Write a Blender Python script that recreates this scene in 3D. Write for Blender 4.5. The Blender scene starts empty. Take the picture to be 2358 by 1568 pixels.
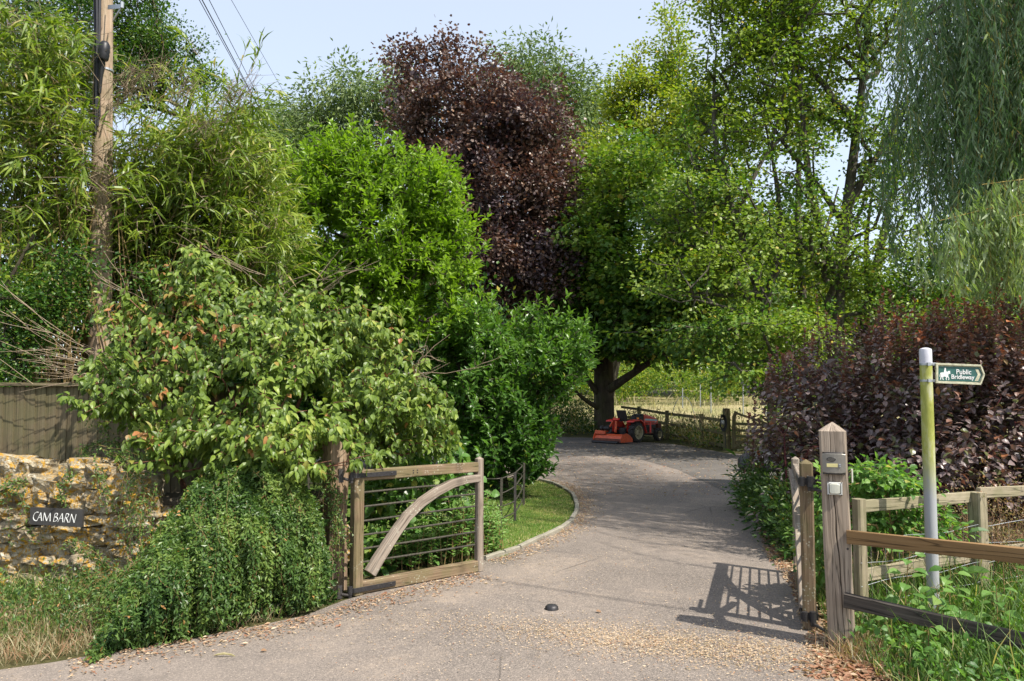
import bpy, math, random
import numpy as np
from mathutils import Vector, Matrix, noise as mnoise

# ------------------------------------------------------------------ camera, sky, sun, exposure
SC = bpy.context.scene
COL = SC.collection
PITCH = math.radians(3.5)
EYE = 1.6
LENS = 28.0
F = LENS / 36.0 * 2357.0
cam_d = bpy.data.cameras.new('camera'); cam = bpy.data.objects.new('camera', cam_d); COL.objects.link(cam)
cam.location = (0, 0, EYE); cam.rotation_euler = (math.radians(90) + PITCH, 0, 0)
cam_d.lens = LENS; cam_d.sensor_width = 36; cam_d.clip_end = 3000; cam_d.clip_start = .05
SC.camera = cam
SUNV = Vector((0.6, -0.44, 1.0)).normalized()          # towards the sun
SUN_EL = math.asin(SUNV.z)
SUN_AZ = math.atan2(SUNV.x, SUNV.y)                    # clockwise from +Y
world = bpy.data.worlds.new('World'); SC.world = world; world.use_nodes = True
wn = world.node_tree.nodes; wl = world.node_tree.links; wn.clear()
wo = wn.new('ShaderNodeOutputWorld'); wb = wn.new('ShaderNodeBackground'); sky = wn.new('ShaderNodeTexSky')
sky.sky_type = 'NISHITA'; sky.sun_disc = False
sky.sun_elevation = SUN_EL; sky.sun_rotation = SUN_AZ
sky.altitude = 0; sky.air_density = 1.0; sky.dust_density = 1.6; sky.ozone_density = 1.0
wb.inputs['Strength'].default_value = 0.15
veil = wn.new('ShaderNodeMix'); veil.data_type = 'RGBA'; veil.inputs[0].default_value = .55      # thin even summer haze over the whole sky
veil.inputs[7].default_value = (3.05, 3.2, 3.4, 1); wl.new(sky.outputs[0], veil.inputs[6]); wl.new(veil.outputs[2], wb.inputs['Color']); wl.new(wb.outputs[0], wo.inputs['Surface'])
sun_d = bpy.data.lights.new('sun', 'SUN'); sun = bpy.data.objects.new('sun', sun_d); COL.objects.link(sun)
sun_d.energy = 3.9; sun_d.angle = math.radians(0.55); sun_d.color = (1.0, 0.94, 0.84)
sun.rotation_euler = SUNV.to_track_quat('Z', 'Y').to_euler()
sun.location = (8, -6, 14)
SC.view_settings.view_transform = 'Standard'; SC.view_settings.look = 'None'
SC.view_settings.exposure = 1.05; SC.view_settings.gamma = 1.0
try: SC.view_settings.use_curve_mapping = False
except Exception: pass
SC.cycles.max_bounces = 8; SC.cycles.diffuse_bounces = 3; SC.cycles.glossy_bounces = 2
SC.cycles.transmission_bounces = 4; SC.cycles.transparent_max_bounces = 4
SC.cycles.use_denoising = True

RNG = np.random.default_rng(11)
random.seed(5)

# ------------------------------------------------------------------ placing helpers (a pixel of the photo -> a point in the place)
CP, SP = math.cos(PITCH), math.sin(PITCH)
def W(u, v, d):
    a, b = (u - 1178.5) / F, -(v - 784.0) / F
    ry, rz = CP - SP * b, SP + CP * b
    return np.array([a * d / ry, d, EYE + rz * d / ry])
def G(u, v, z=0.0):
    a, b = (u - 1178.5) / F, -(v - 784.0) / F
    ry, rz = CP - SP * b, SP + CP * b
    t = (z - EYE) / rz
    return np.array([a * t, ry * t, z])
def proj(P):
    P = np.asarray(P, float).reshape(-1, 3)
    x, y, z = P[:, 0], P[:, 1], P[:, 2] - EYE
    zz = y * CP + z * SP; up = -y * SP + z * CP
    zz = np.maximum(zz, .01)
    return 1178.5 + x / zz * F, 784.0 - up / zz * F
def ground_z(x, y):
    t = np.clip((np.asarray(y, float) - 26.5) / 34.0, 0, 3.0)
    xx = np.clip((np.asarray(x, float) + 6) / 8, 0, 1)
    return 1.25 * np.power(t, 1.25) * (0.35 + 0.65 * xx)

# ------------------------------------------------------------------ object helpers
def link(o, parent=None):
    COL.objects.link(o)
    if parent is not None: o.parent = parent
    return o
def tag(o, label=None, cat=None, group=None, kind=None):
    if label: o['label'] = label
    if cat: o['category'] = cat
    if group: o['group'] = group
    if kind: o['kind'] = kind
    return o
def thing(name, label, cat, loc=(0, 0, 0), group=None):
    o = bpy.data.objects.new(name, None); o.location = [float(c) for c in loc]
    o.empty_display_size = .2
    link(o); tag(o, label, cat, group)
    return o
def world_loc(o):
    v = Vector((0, 0, 0))
    while o is not None:
        v = v + o.location; o = o.parent
    return v
def mesh_np(name, V, loops, starts, totals, mat=None, smooth=False, uv=None, tint=None, mats=None, midx=None):
    me = bpy.data.meshes.new(name)
    V = np.ascontiguousarray(V, dtype=np.float32)
    me.vertices.add(len(V)); me.vertices.foreach_set('co', V.ravel())
    me.loops.add(len(loops)); me.loops.foreach_set('vertex_index', np.ascontiguousarray(loops, dtype=np.int32))
    me.polygons.add(len(starts))
    me.polygons.foreach_set('loop_start', np.ascontiguousarray(starts, dtype=np.int32))
    try: me.polygons.foreach_set('loop_total', np.ascontiguousarray(totals, dtype=np.int32))
    except Exception: pass
    me.polygons.foreach_set('use_smooth', np.full(len(starts), bool(smooth)))
    if midx is not None: me.polygons.foreach_set('material_index', np.ascontiguousarray(midx, dtype=np.int32))
    me.update(calc_edges=True)
    if uv is not None:
        l = me.uv_layers.new(name='UVMap'); l.data.foreach_set('uv', np.ascontiguousarray(uv, dtype=np.float32).ravel())
    if tint is not None:
        a = me.color_attributes.new('tint', 'FLOAT_COLOR', 'POINT')
        a.data.foreach_set('color', np.ascontiguousarray(tint, dtype=np.float32).ravel())
    for m in (mats or ([mat] if mat else [])): me.materials.append(m)
    return me
class MB:
    """collects faces, builds them as ONE mesh object"""
    def __init__(s): s.V = []; s.F = []; s.UV = []; s.n = 0
    def add(s, V, Fs, UV=None):
        V = [tuple(float(c) for c in p) for p in V]
        s.V += V
        for i, f in enumerate(Fs):
            s.F.append([k + s.n for k in f])
            s.UV.append(UV[i] if UV is not None else [(V[k][0] + V[k][1], V[k][2]) for k in f])
        s.n += len(V)
        return s
    def loft(s, R, caps=(True, True), closed=True, us=None):
        R = np.asarray(R, float); n, k, _ = R.shape
        if us is None:
            c = R.mean(axis=1); us = np.concatenate([[0], np.cumsum(np.linalg.norm(np.diff(c, axis=0), axis=1))])
        per = np.concatenate([[0], np.cumsum(np.linalg.norm(np.roll(R, -1, axis=1) - R, axis=2).max(axis=0))])
        Fs, U = [], []
        kk = k if closed else k - 1
        for i in range(n - 1):
            for j in range(kk):
                j2 = (j + 1) % k
                Fs.append([i * k + j, i * k + j2, (i + 1) * k + j2, (i + 1) * k + j])
                U.append([(us[i], per[j]), (us[i], per[j + 1]), (us[i + 1], per[j + 1]), (us[i + 1], per[j])])
        if caps[0]: Fs.append(list(range(k))[::-1]); U.append([(float(R[0, j, 0]) * .3 , float(R[0, j, 2])) for j in range(k)][::-1])
        if caps[1]: Fs.append([(n - 1) * k + j for j in range(k)]); U.append([(float(R[-1, j, 0]) * .3, float(R[-1, j, 1])) for j in range(k)])
        return s.add(R.reshape(-1, 3), Fs, U)
    def beam(s, a, b, w, h, up=(0, 0, 1), ch=.006, jit=0.0, seg=None, top=None, w2=None, h2=None):
        """rectangular bar from a to b; w across, h along up; chamfered; slightly uneven"""
        a, b = np.array(a, float), np.array(b, float); d = b - a; L = np.linalg.norm(d); d = d / L
        up = np.array(up, float); side = np.cross(d, up); side /= np.linalg.norm(side); upn = np.cross(side, d)
        seg = seg or max(1, int(L / .25)); ts = np.linspace(0, 1, seg + 1)
        c = min(ch, w * .3, h * .3)
        rings = []
        ph = RNG.random(4) * 6
        def ring(t, sc=1.0, off=0.0):
            ww = (w + ((w2 or w) - w) * t) / 2 * sc; hh = (h + ((h2 or h) - h) * t) / 2 * sc
            pts = [(-ww + c, -hh), (ww - c, -hh), (ww, -hh + c), (ww, hh - c), (ww - c, hh), (-ww + c, hh), (-ww, hh - c), (-ww, -hh + c)]
            o = a + d * (L * t + off) + side * jit * math.sin(ph[0] + 3.1 * t * L) + upn * jit * math.sin(ph[1] + 2.3 * t * L)
            return [o + side * (p[0] + jit * .5 * math.sin(ph[2] + 9 * t + i)) + upn * (p[1] + jit * .5 * math.sin(ph[3] + 7 * t + 2 * i)) for i, p in enumerate(pts)]
        for t in ts: rings.append(ring(t))
        if top: rings.append(ring(1.0, .04, top))
        return s.loft(rings)
    def tube(s, pts, r, k=8, caps=(True, True)):
        P = np.asarray(pts, float); n = len(P); r = np.broadcast_to(np.asarray(r, float), (n,))
        T = np.gradient(P, axis=0); T /= np.maximum(np.linalg.norm(T, axis=1, keepdims=True), 1e-9)
        ref = np.array([0, 0, 1.0]) if abs(T[0][2]) < .9 else np.array([1.0, 0, 0])
        N = np.cross(T[0], ref); N /= np.linalg.norm(N); Rr = []
        for i in range(n):
            N = N - T[i] * np.dot(N, T[i]); N /= max(np.linalg.norm(N), 1e-9); B = np.cross(T[i], N)
            an = np.arange(k) / k * 2 * math.pi
            Rr.append(P[i] + r[i] * (np.cos(an)[:, None] * N + np.sin(an)[:, None] * B))
        return s.loft(Rr, caps=caps)
    def box(s, c, sx, sy, sz, ch=.004, rot=0.0):
        c = np.array(c, float); a = c - np.array([0, 0, sz / 2]); b = c + np.array([0, 0, sz / 2])
        return s.beam(a, b, sx, sy, up=(-math.sin(rot), math.cos(rot), 0), ch=ch, seg=1)
    def cyl(s, a, b, r, k=16, r2=None):
        return s.tube([a, b], [r, r if r2 is None else r2], k)
    def lathe(s, c, axis, prof, k=20, closed_ends=True):
        """prof: list of (radius, along)"""
        c = np.array(c, float); ax = np.array(axis, float); ax /= np.linalg.norm(ax)
        ref = np.array([0, 0, 1.0]) if abs(ax[2]) < .9 else np.array([1.0, 0, 0])
        N = np.cross(ax, ref); N /= np.linalg.norm(N); B = np.cross(ax, N); an = np.arange(k) / k * 2 * math.pi
        R = [c + ax * h + r * (np.cos(an)[:, None] * N + np.sin(an)[:, None] * B) for r, h in prof]
        return s.loft(R, caps=(closed_ends, closed_ends))
    def prism(s, pts, o, ex, ez, ey, t):
        """2-D outline pts extruded by t along ey (front at o)"""
        o, ex, ez, ey = [np.array(q, float) for q in (o, ex, ez, ey)]
        A = [o + ex * p[0] + ez * p[1] for p in pts]; B = [q + ey * t for q in A]; n = len(pts)
        Fs = [list(range(n))[::-1], [n + i for i in range(n)]] + [[i, (i + 1) % n, n + (i + 1) % n, n + i] for i in range(n)]
        return s.add(A + B, Fs)
    def mesh(s, name, mat, smooth=False, origin=(0, 0, 0)):
        V = np.array(s.V, float) - np.array(origin, float)
        tot = np.array([len(f) for f in s.F]); st = np.concatenate([[0], np.cumsum(tot)[:-1]])
        lo = np.array([k for f in s.F for k in f]); uv = np.array([q for u in s.UV for q in u])
        me = mesh_np(name, V, lo, st, tot, mat, smooth, uv)
        if smooth:
            try: me.set_sharp_from_angle(angle=math.radians(38))
            except Exception: pass
        return me
    def build(s, name, mat, parent=None, smooth=False, label=None, cat=None, group=None, kind=None, loc=None, raw=False):
        if raw: org = (0.0, 0.0, 0.0)
        elif parent is not None: org = tuple(world_loc(parent))
        elif loc is not None: org = tuple(float(c) for c in loc)
        else:
            V = np.array(s.V); org = (float(V[:, 0].mean()), float(V[:, 1].mean()), float(V[:, 2].min()))
        o = bpy.data.objects.new(name, s.mesh(name, mat, smooth, org))
        if parent is None: o.location = org
        link(o, parent); tag(o, label, cat, group, kind)
        return o

# ------------------------------------------------------------------ materials
class NT:
    def __init__(s, name):
        s.m = bpy.data.materials.new(name); s.m.use_nodes = True; s.t = s.m.node_tree; s.t.nodes.clear()
        s.out = s.n('ShaderNodeOutputMaterial')
    def n(s, typ, **kw):
        nd = s.t.nodes.new(typ)
        for k, v in kw.items():
            if k.startswith('_'): setattr(nd, k[1:], v)
            else: s.set(nd, k, v)
        return nd
    def set(s, nd, k, v):
        key = k.replace('__', ' ')
        inp = nd.inputs[int(key[1:])] if key[0] == 'i' and key[1:].isdigit() else nd.inputs[key]
        if isinstance(v, bpy.types.NodeSocket): s.t.links.new(v, inp)
        elif isinstance(v, bpy.types.Node): s.t.links.new(v.outputs[0], inp)
        else: inp.default_value = v if not isinstance(v, tuple) or len(v) != 3 or inp.type != 'RGBA' else (*v, 1)
    def coord(s, which='Object', scale=(1, 1, 1), rot=(0, 0, 0)):
        c = s.n('ShaderNodeTexCoord'); mp = s.n('ShaderNodeMapping')
        s.t.links.new(c.outputs[which], mp.inputs['Vector']); mp.inputs['Scale'].default_value = scale; mp.inputs['Rotation'].default_value = rot
        return mp.outputs[0]
    def pos(s, scale=(1, 1, 1)):
        g = s.n('ShaderNodeNewGeometry'); mp = s.n('ShaderNodeMapping')
        s.t.links.new(g.outputs['Position'], mp.inputs['Vector']); mp.inputs['Scale'].default_value = scale
        return mp.outputs[0]
    def noise(s, vec, scale=5, detail=3, rough=.55, dist=0):
        nd = s.n('ShaderNodeTexNoise', Vector=vec, Scale=scale, Detail=detail, Roughness=rough, Distortion=dist)
        return nd.outputs[0]
    def vor(s, vec, scale=5, feature='F1', out=0, rnd=1.0):
        nd = s.n('ShaderNodeTexVoronoi', _feature=feature, Vector=vec, Scale=scale, Randomness=rnd)
        return nd.outputs[out]
    def ramp(s, fac, stops, interp='LINEAR'):
        nd = s.n('ShaderNodeValToRGB', Fac=fac); cr = nd.color_ramp; cr.interpolation = interp
        while len(cr.elements) > 1: cr.elements.remove(cr.elements[-1])
        for i, (p, c) in enumerate(stops):
            e = cr.elements[0] if i == 0 else cr.elements.new(p)
            e.position = p; c = (c, c, c) if not isinstance(c, tuple) else c; e.color = (*c, 1)
        return nd.outputs[0]
    def mix(s, a, b, fac, mode='MIX'):
        nd = s.n('ShaderNodeMix', _data_type='RGBA', _blend_type=mode)
        s._m(nd.inputs[0], fac); s._m(nd.inputs[6], a); s._m(nd.inputs[7], b)
        return nd.outputs[2]
    def _m(s, inp, v):
        if isinstance(v, bpy.types.NodeSocket): s.t.links.new(v, inp)
        elif isinstance(v, tuple): inp.default_value = (*v, 1) if len(v) == 3 else v
        else: inp.default_value = v
    def math(s, op, a, b=0.0, clamp=False):
        nd = s.n('ShaderNodeMath', _operation=op, _use_clamp=clamp); s._m(nd.inputs[0], a); s._m(nd.inputs[1], b); return nd.outputs[0]
    def bump(s, h, strength=.5, dist=.01):
        return s.n('ShaderNodeBump', Height=h, Strength=strength, Distance=dist).outputs[0]
    def pbr(s, col, rough=.6, metal=0.0, normal=None, spec=.4, **kw):
        p = s.n('ShaderNodeBsdfPrincipled', Base__Color=col, Roughness=rough, Metallic=metal)
        s.set(p, 'Specular__IOR__Level', spec)
        if normal is not None: s.set(p, 'Normal', normal)
        for k, v in kw.items(): s.set(p, k, v)
        s.t.links.new(p.outputs[0], s.out.inputs[0]); return p

def m_plain(name, col, rough=.5, metal=0.0, vary=.12, scale=30, spec=.4, bump=.15):
    t = NT(name); v = t.coord('Object'); n = t.noise(v, scale, 4)
    n2 = t.noise(v, scale * .2, 2)
    lo = tuple(c * (1 - vary) for c in col); hi = tuple(min(1, c * (1 + vary)) for c in col)
    c = t.ramp(n, [(.3, lo), (.7, hi)])
    c = t.mix(c, tuple(x * .6 + .03 for x in col), t.ramp(n2, [(.5, 0.0), (.75, .4)]))
    t.pbr(c, rough, metal, t.bump(n, bump, .003), spec); return t.m
def m_wood(name, cols, lichen=0.0, fib=55, dark=.35, rough=.85, lich_col=(.45, .45, .36), green=0.0, bumpd=.004):
    """grain runs along the first UV axis (metres)"""
    t = NT(name); uv = t.coord('UV', (1.3, fib, 1)); uv2 = t.coord('UV', (3, fib * .22, 1)); p = t.pos()
    f1 = t.noise(uv, 1.0, 5, .65, .3); f2 = t.noise(uv2, 1.0, 3, .6, .5)
    c = t.ramp(f1, [(.25, cols[0]), (.5, cols[1]), (.78, cols[2])])
    c = t.mix(c, tuple(x * dark for x in cols[0]), t.ramp(f2, [(.56, 0.0), (.74, .75)]))
    crack = t.ramp(t.noise(t.coord('UV', (.7, fib * .45, 1)), 1.0, 2, .5, .2), [(.485, 0.0), (.5, 1.0), (.515, 0.0)])
    c = t.mix(c, tuple(x * .22 for x in cols[0]), t.math('MULTIPLY', crack, .75))
    big = t.noise(p, 3.5, 3); c = t.mix(c, cols[2], t.ramp(big, [(.45, 0.0), (.8, .35)]))
    if green: c = t.mix(c, (.10, .12, .04), t.math('MULTIPLY', t.ramp(t.noise(p, 6, 4), [(.42, 0.0), (.6, 1.0)]), green))
    if lichen: c = t.mix(c, lich_col, t.math('MULTIPLY', t.ramp(t.vor(p, 48), [(.0, 1.0), (.24, 1.0), (.32, 0.0)]), t.ramp(t.noise(p, 7, 2), [(.5, 0.0), (.62, lichen)])))
    h = t.math('SUBTRACT', t.math('MULTIPLY', f1, .6), t.math('MULTIPLY', crack, .5))
    t.pbr(c, rough, 0, t.bump(h, .8, bumpd), .25); return t.m
def m_bark(name, c1, c2, moss=.4, scale=9):
    t = NT(name); p = t.pos((1, 1, .25)); n = t.noise(p, scale, 5, .65, .6); n2 = t.noise(t.pos(), 2.2, 3)
    c = t.ramp(n, [(.3, c1), (.7, c2)]); c = t.mix(c, (.075, .085, .025), t.ramp(n2, [(.45, 0.0), (.7, moss)]))
    t.pbr(c, .9, 0, t.bump(n, .9, .03), .2); return t.m
def m_leaf(name, stops, trans=.38, tcol=None, rough=.45, aged=(.30, .16, .05), back=None, spec=.35, sat=1.0):
    """tint.r = which green, tint.g = withered share, tint.b = position along the blade"""
    t = NT(name); a = t.n('ShaderNodeAttribute', _attribute_name='tint'); sep = t.n('ShaderNodeSeparateColor')
    t.t.links.new(a.outputs['Color'], sep.inputs[0])
    c = t.ramp(sep.outputs[0], stops)
    c = t.mix(c, aged, sep.outputs[1])
    if back:
        g = t.n('ShaderNodeNewGeometry'); c2 = t.mix(c, back, t.math('MULTIPLY', g.outputs['Backfacing'], .6))
    else: c2 = c
    pr = t.n('ShaderNodeBsdfPrincipled', Base__Color=c2, Roughness=rough); t.set(pr, 'Specular__IOR__Level', spec)
    tc = t.mix(c, tcol or (1.45, 1.6, .6), 1.0, 'MULTIPLY')
    tr = t.n('ShaderNodeBsdfTranslucent', Color=tc)
    mx = t.n('ShaderNodeMixShader', Fac=trans); t.t.links.new(pr.outputs[0], mx.inputs[1]); t.t.links.new(tr.outputs[0], mx.inputs[2])
    t.t.links.new(mx.outputs[0], t.out.inputs[0]); return t.m

# ------------------------------------------------------------------ foliage helpers
# templates: local verts (x = width, y = along, z = out of the blade), faces
def tpl(spec, faces): return np.array(spec, float), [tuple(f) for f in faces]
T_DIA = tpl([(0, 0, 0), (-.5, .45, .06), (.5, .45, .06), (0, 1, -.08)], [(0, 2, 3), (0, 3, 1)])
T_LEAF = tpl([(0, 0, 0), (-.5, .35, .07), (.5, .35, .07), (-.42, .68, .03), (.42, .68, .03), (0, 1, -.16), (0, .4, 0), (0, .7, -.04)],
             [(0, 2, 6), (0, 6, 1), (6, 2, 4, 7), (1, 6, 7, 3), (7, 4, 5), (3, 7, 5)])
T_OVAL = tpl([(0, 0, 0), (-.36, .18, .06), (.36, .18, .06), (-.5, .45, .08), (.5, .45, .08), (-.3, .78, -.02), (.3, .78, -.02), (0, 1.0, -.22), (0, .2, 0.0), (0, .48, 0.0), (0, .78, -.09)],
             [(0, 2, 8), (0, 8, 1), (8, 2, 4, 9), (1, 8, 9, 3), (9, 4, 6, 10), (3, 9, 10, 5), (10, 6, 7), (5, 10, 7)])
T_BLADE = tpl([(0, 0, 0), (-.5, .3, .05), (.5, .3, .05), (-.4, .65, -.04), (.4, .65, -.04), (0, 1, -.26)],
              [(0, 2, 1), (1, 2, 4, 3), (3, 4, 5)])
T_STAR = tpl([(0, 0, 0), (-.5, .3, .05), (-.28, .5, .02), (-.36, .85, -.03), (0, .7, 0), (0, 1.05, -.1), (.36, .85, -.03), (.28, .5, .02), (.5, .3, .05)],
             [(0, 2, 1), (0, 4, 3, 2), (0, 7, 6, 4), (0, 8, 7), (4, 6, 5), (4, 5, 3)])
T_GRASS = tpl([(-.5, 0, 0), (.5, 0, 0), (-.38, .45, .02), (.38, .45, .02), (0, 1, -.22)], [(0, 1, 3, 2), (2, 3, 4)])
def nrm(a): return a / np.maximum(np.linalg.norm(a, axis=-1, keepdims=True), 1e-9)
def rnd_dir(n, rng=RNG): return nrm(rng.normal(size=(n, 3)))
def frames(axis, normal):
    y = nrm(axis); z = normal - y * np.sum(y * normal, axis=1, keepdims=True); z = nrm(z); x = np.cross(y, z)
    return x, y, z
def leaf_arrays(L, T):
    tv, tf = T; x, y, z = frames(L['axis'], L['nor']); n = len(x)
    le, wi = L['len'][:, None, None], L['wid'][:, None, None]
    V = L['pos'][:, None, :] + x[:, None, :] * tv[None, :, 0:1] * wi + y[:, None, :] * tv[None, :, 1:2] * le + z[:, None, :] * tv[None, :, 2:3] * le
    k = len(tv); tint = np.zeros((n, k, 4)); tint[:, :, 0] = L['r'][:, None]; tint[:, :, 1] = L['g'][:, None]; tint[:, :, 2] = tv[None, :, 1]; tint[:, :, 3] = 1
    tot = np.array([len(f) for f in tf]); fl = np.array([i for f in tf for i in f])
    loops = (np.arange(n)[:, None] * k + fl[None, :]).ravel(); totals = np.tile(tot, n)
    return V.reshape(-1, 3), tint.reshape(-1, 4), loops, totals
def leaves_obj(name, L, T, mat, parent, kind=None, label=None, cat=None):
    V, tint, loops, totals = leaf_arrays(L, T)
    st = np.concatenate([[0], np.cumsum(totals)[:-1]])
    org = np.array(world_loc(parent)) if parent is not None else V.mean(axis=0)
    me = mesh_np(name, V - org, loops, st, totals, mat, False, None, tint)
    o = bpy.data.objects.new(name, me)
    if parent is None: o.location = org
    link(o, parent); tag(o, label, cat, kind=kind); return o
def sub(L, idx): return {k: v[idx] for k, v in L.items()}
def cat_leaves(*Ls): return {k: np.concatenate([l[k] for l in Ls]) for k in Ls[0]}
def pick_front(L, n, cell=16, rng=RNG):
    """leaves that show largest: the foremost one in every small cell of view"""
    u, v = proj(L['pos']); ok = (u > 0) & (u < 2357) & (v > 0) & (v < 1568)
    key = (u // cell).astype(int) * 1000 + (v // cell).astype(int)
    d = L['pos'][:, 1] / np.maximum(L['len'], .01)
    order = np.lexsort((L['pos'][:, 1], key)); order = order[ok[order]]
    _, first = np.unique(key[order], return_index=True); cand = order[first]
    if len(cand) > n: cand = cand[np.argsort(d[cand] * rng.uniform(.7, 1.3, len(cand)))[:n]]
    m = np.zeros(len(u), bool); m[cand] = True; return m
def leaf_parts(L, T, mat, parent, name='leaf', variants=8, rng=RNG):
    """each leaf an object of its own; alike leaves share mesh data"""
    tv, tf = T; meshes = []
    order = np.argsort(L['r'] + L['g'] * 2); groups = np.array_split(order, variants)
    x, y, z = frames(L['axis'], L['nor']); org = np.array(world_loc(parent))
    for g in groups:
        if len(g) == 0: continue
        q = dict(pos=np.zeros((1, 3)), axis=np.array([[0, 1., 0]]), nor=np.array([[0, 0, 1.]]), len=np.ones(1), wid=np.ones(1), r=L['r'][g].mean(keepdims=True), g=L['g'][g].mean(keepdims=True))
        V, tint, loops, tot = leaf_arrays(q, T)
        me = mesh_np(name, V, loops, np.concatenate([[0], np.cumsum(tot)[:-1]]), tot, mat, False, None, tint)
        for i in g:
            M = Matrix.Identity(4)
            for r in range(3):
                M[r][0] = x[i][r] * L['wid'][i]; M[r][1] = y[i][r] * L['len'][i]; M[r][2] = z[i][r] * L['len'][i]; M[r][3] = L['pos'][i][r] - org[r]
            o = bpy.data.objects.new(name, me); COL.objects.link(o); o.parent = parent; o.matrix_basis = M
def mk(pos, axis, nor, ln, wd, r, g):
    n = len(pos); f = lambda a: np.broadcast_to(np.asarray(a, float), (n,)).copy()
    return dict(pos=np.asarray(pos, float), axis=np.asarray(axis, float), nor=np.asarray(nor, float), len=f(ln), wid=f(wd), r=np.clip(f(r), 0, 1), g=np.clip(f(g), 0, 1))
def nz(P, s=1.0, off=0.0):
    return np.array([mnoise.noise(Vector((float(p[0]) * s + off, float(p[1]) * s, float(p[2]) * s))) for p in P])
def blobs(ells, n, shell=.5, rng=RNG, cull=.0, ns=.6, off=0.0, amp=.42):
    """points in a union of ellipsoids given by photo pixels (u,v,ru,rv,d,rd[,weight])"""
    w = np.array([e[2] * e[3] * (e[6] if len(e) > 6 else 1) for e in ells], float); w /= w.sum(); out = []; src = []
    for e, k in zip(ells, rng.multinomial(n, w)):
        u, v, ru, rv, d, rd = e[:6]; D = rnd_dir(k, rng); r = rng.uniform(0, 1, k) ** (1 / 3 * shell)
        c = W(u, v, d); R = np.array([ru * d / F, rd, rv * d / F]); q0 = c + D * R; am = 1 + amp * (nz(q0, 1.6 / max(.35, R.mean()), 31) * 1.3 + rng.normal(size=k) * .25); rr_ = r * np.clip(am, .35, 1.6); out.append(c + D * rr_[:, None] * R + np.array([0, 0, 1.0]) * (rng.random((k, 1)) ** 6) * amp * R[2] * .9); src.append(D)
    P = np.concatenate(out); Dn = np.concatenate(src)
    if cull > 0:
        q = nz(P, ns, off); m = q > np.quantile(q, cull); P, Dn = P[m], Dn[m]
    return P, Dn
def spray(tips, dirs, per, rad, flat, ln, wd, rng=RNG, droop=.25, out=.6, up=1.0, sunw=.3, jit=.8, r0=.5, rv=.35, old=.02, hue=None, rs=.35):
    """leaves round each twig end: a flattened tuft, blades splayed outwards"""
    n = len(tips) * per; T = np.repeat(tips, per, axis=0); Dd = np.repeat(nrm(dirs), per, axis=0)
    q = rng.normal(size=(n, 3)) * .55; q[:, 2] *= flat
    al = rng.uniform(-.8, 1.0, n)[:, None]
    pos = T + (q + Dd * al * .8) * rad * np.repeat(rng.uniform(.65, 1.3, len(tips)), per)[:, None]
    ax = nrm(q * .9 + Dd * out + rng.normal(size=(n, 3)) * .35 + np.array([0, 0, -droop]))
    nor = nrm(np.array([0, 0, up]) + np.array(SUNV) * sunw + rng.normal(size=(n, 3)) * jit)
    base = np.repeat(r0 + (rng.normal(size=len(tips)) * rv * .6 if hue is None else hue), per)
    r = base + rng.normal(size=n) * rv * .5
    g = np.where(rng.random(n) < old, rng.uniform(.5, 1, n), 0)
    return mk(pos, ax, nor, ln * rng.uniform(1 - rs, 1 + rs, n), wd * rng.uniform(1 - rs, 1 + rs, n), r, g)
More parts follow.
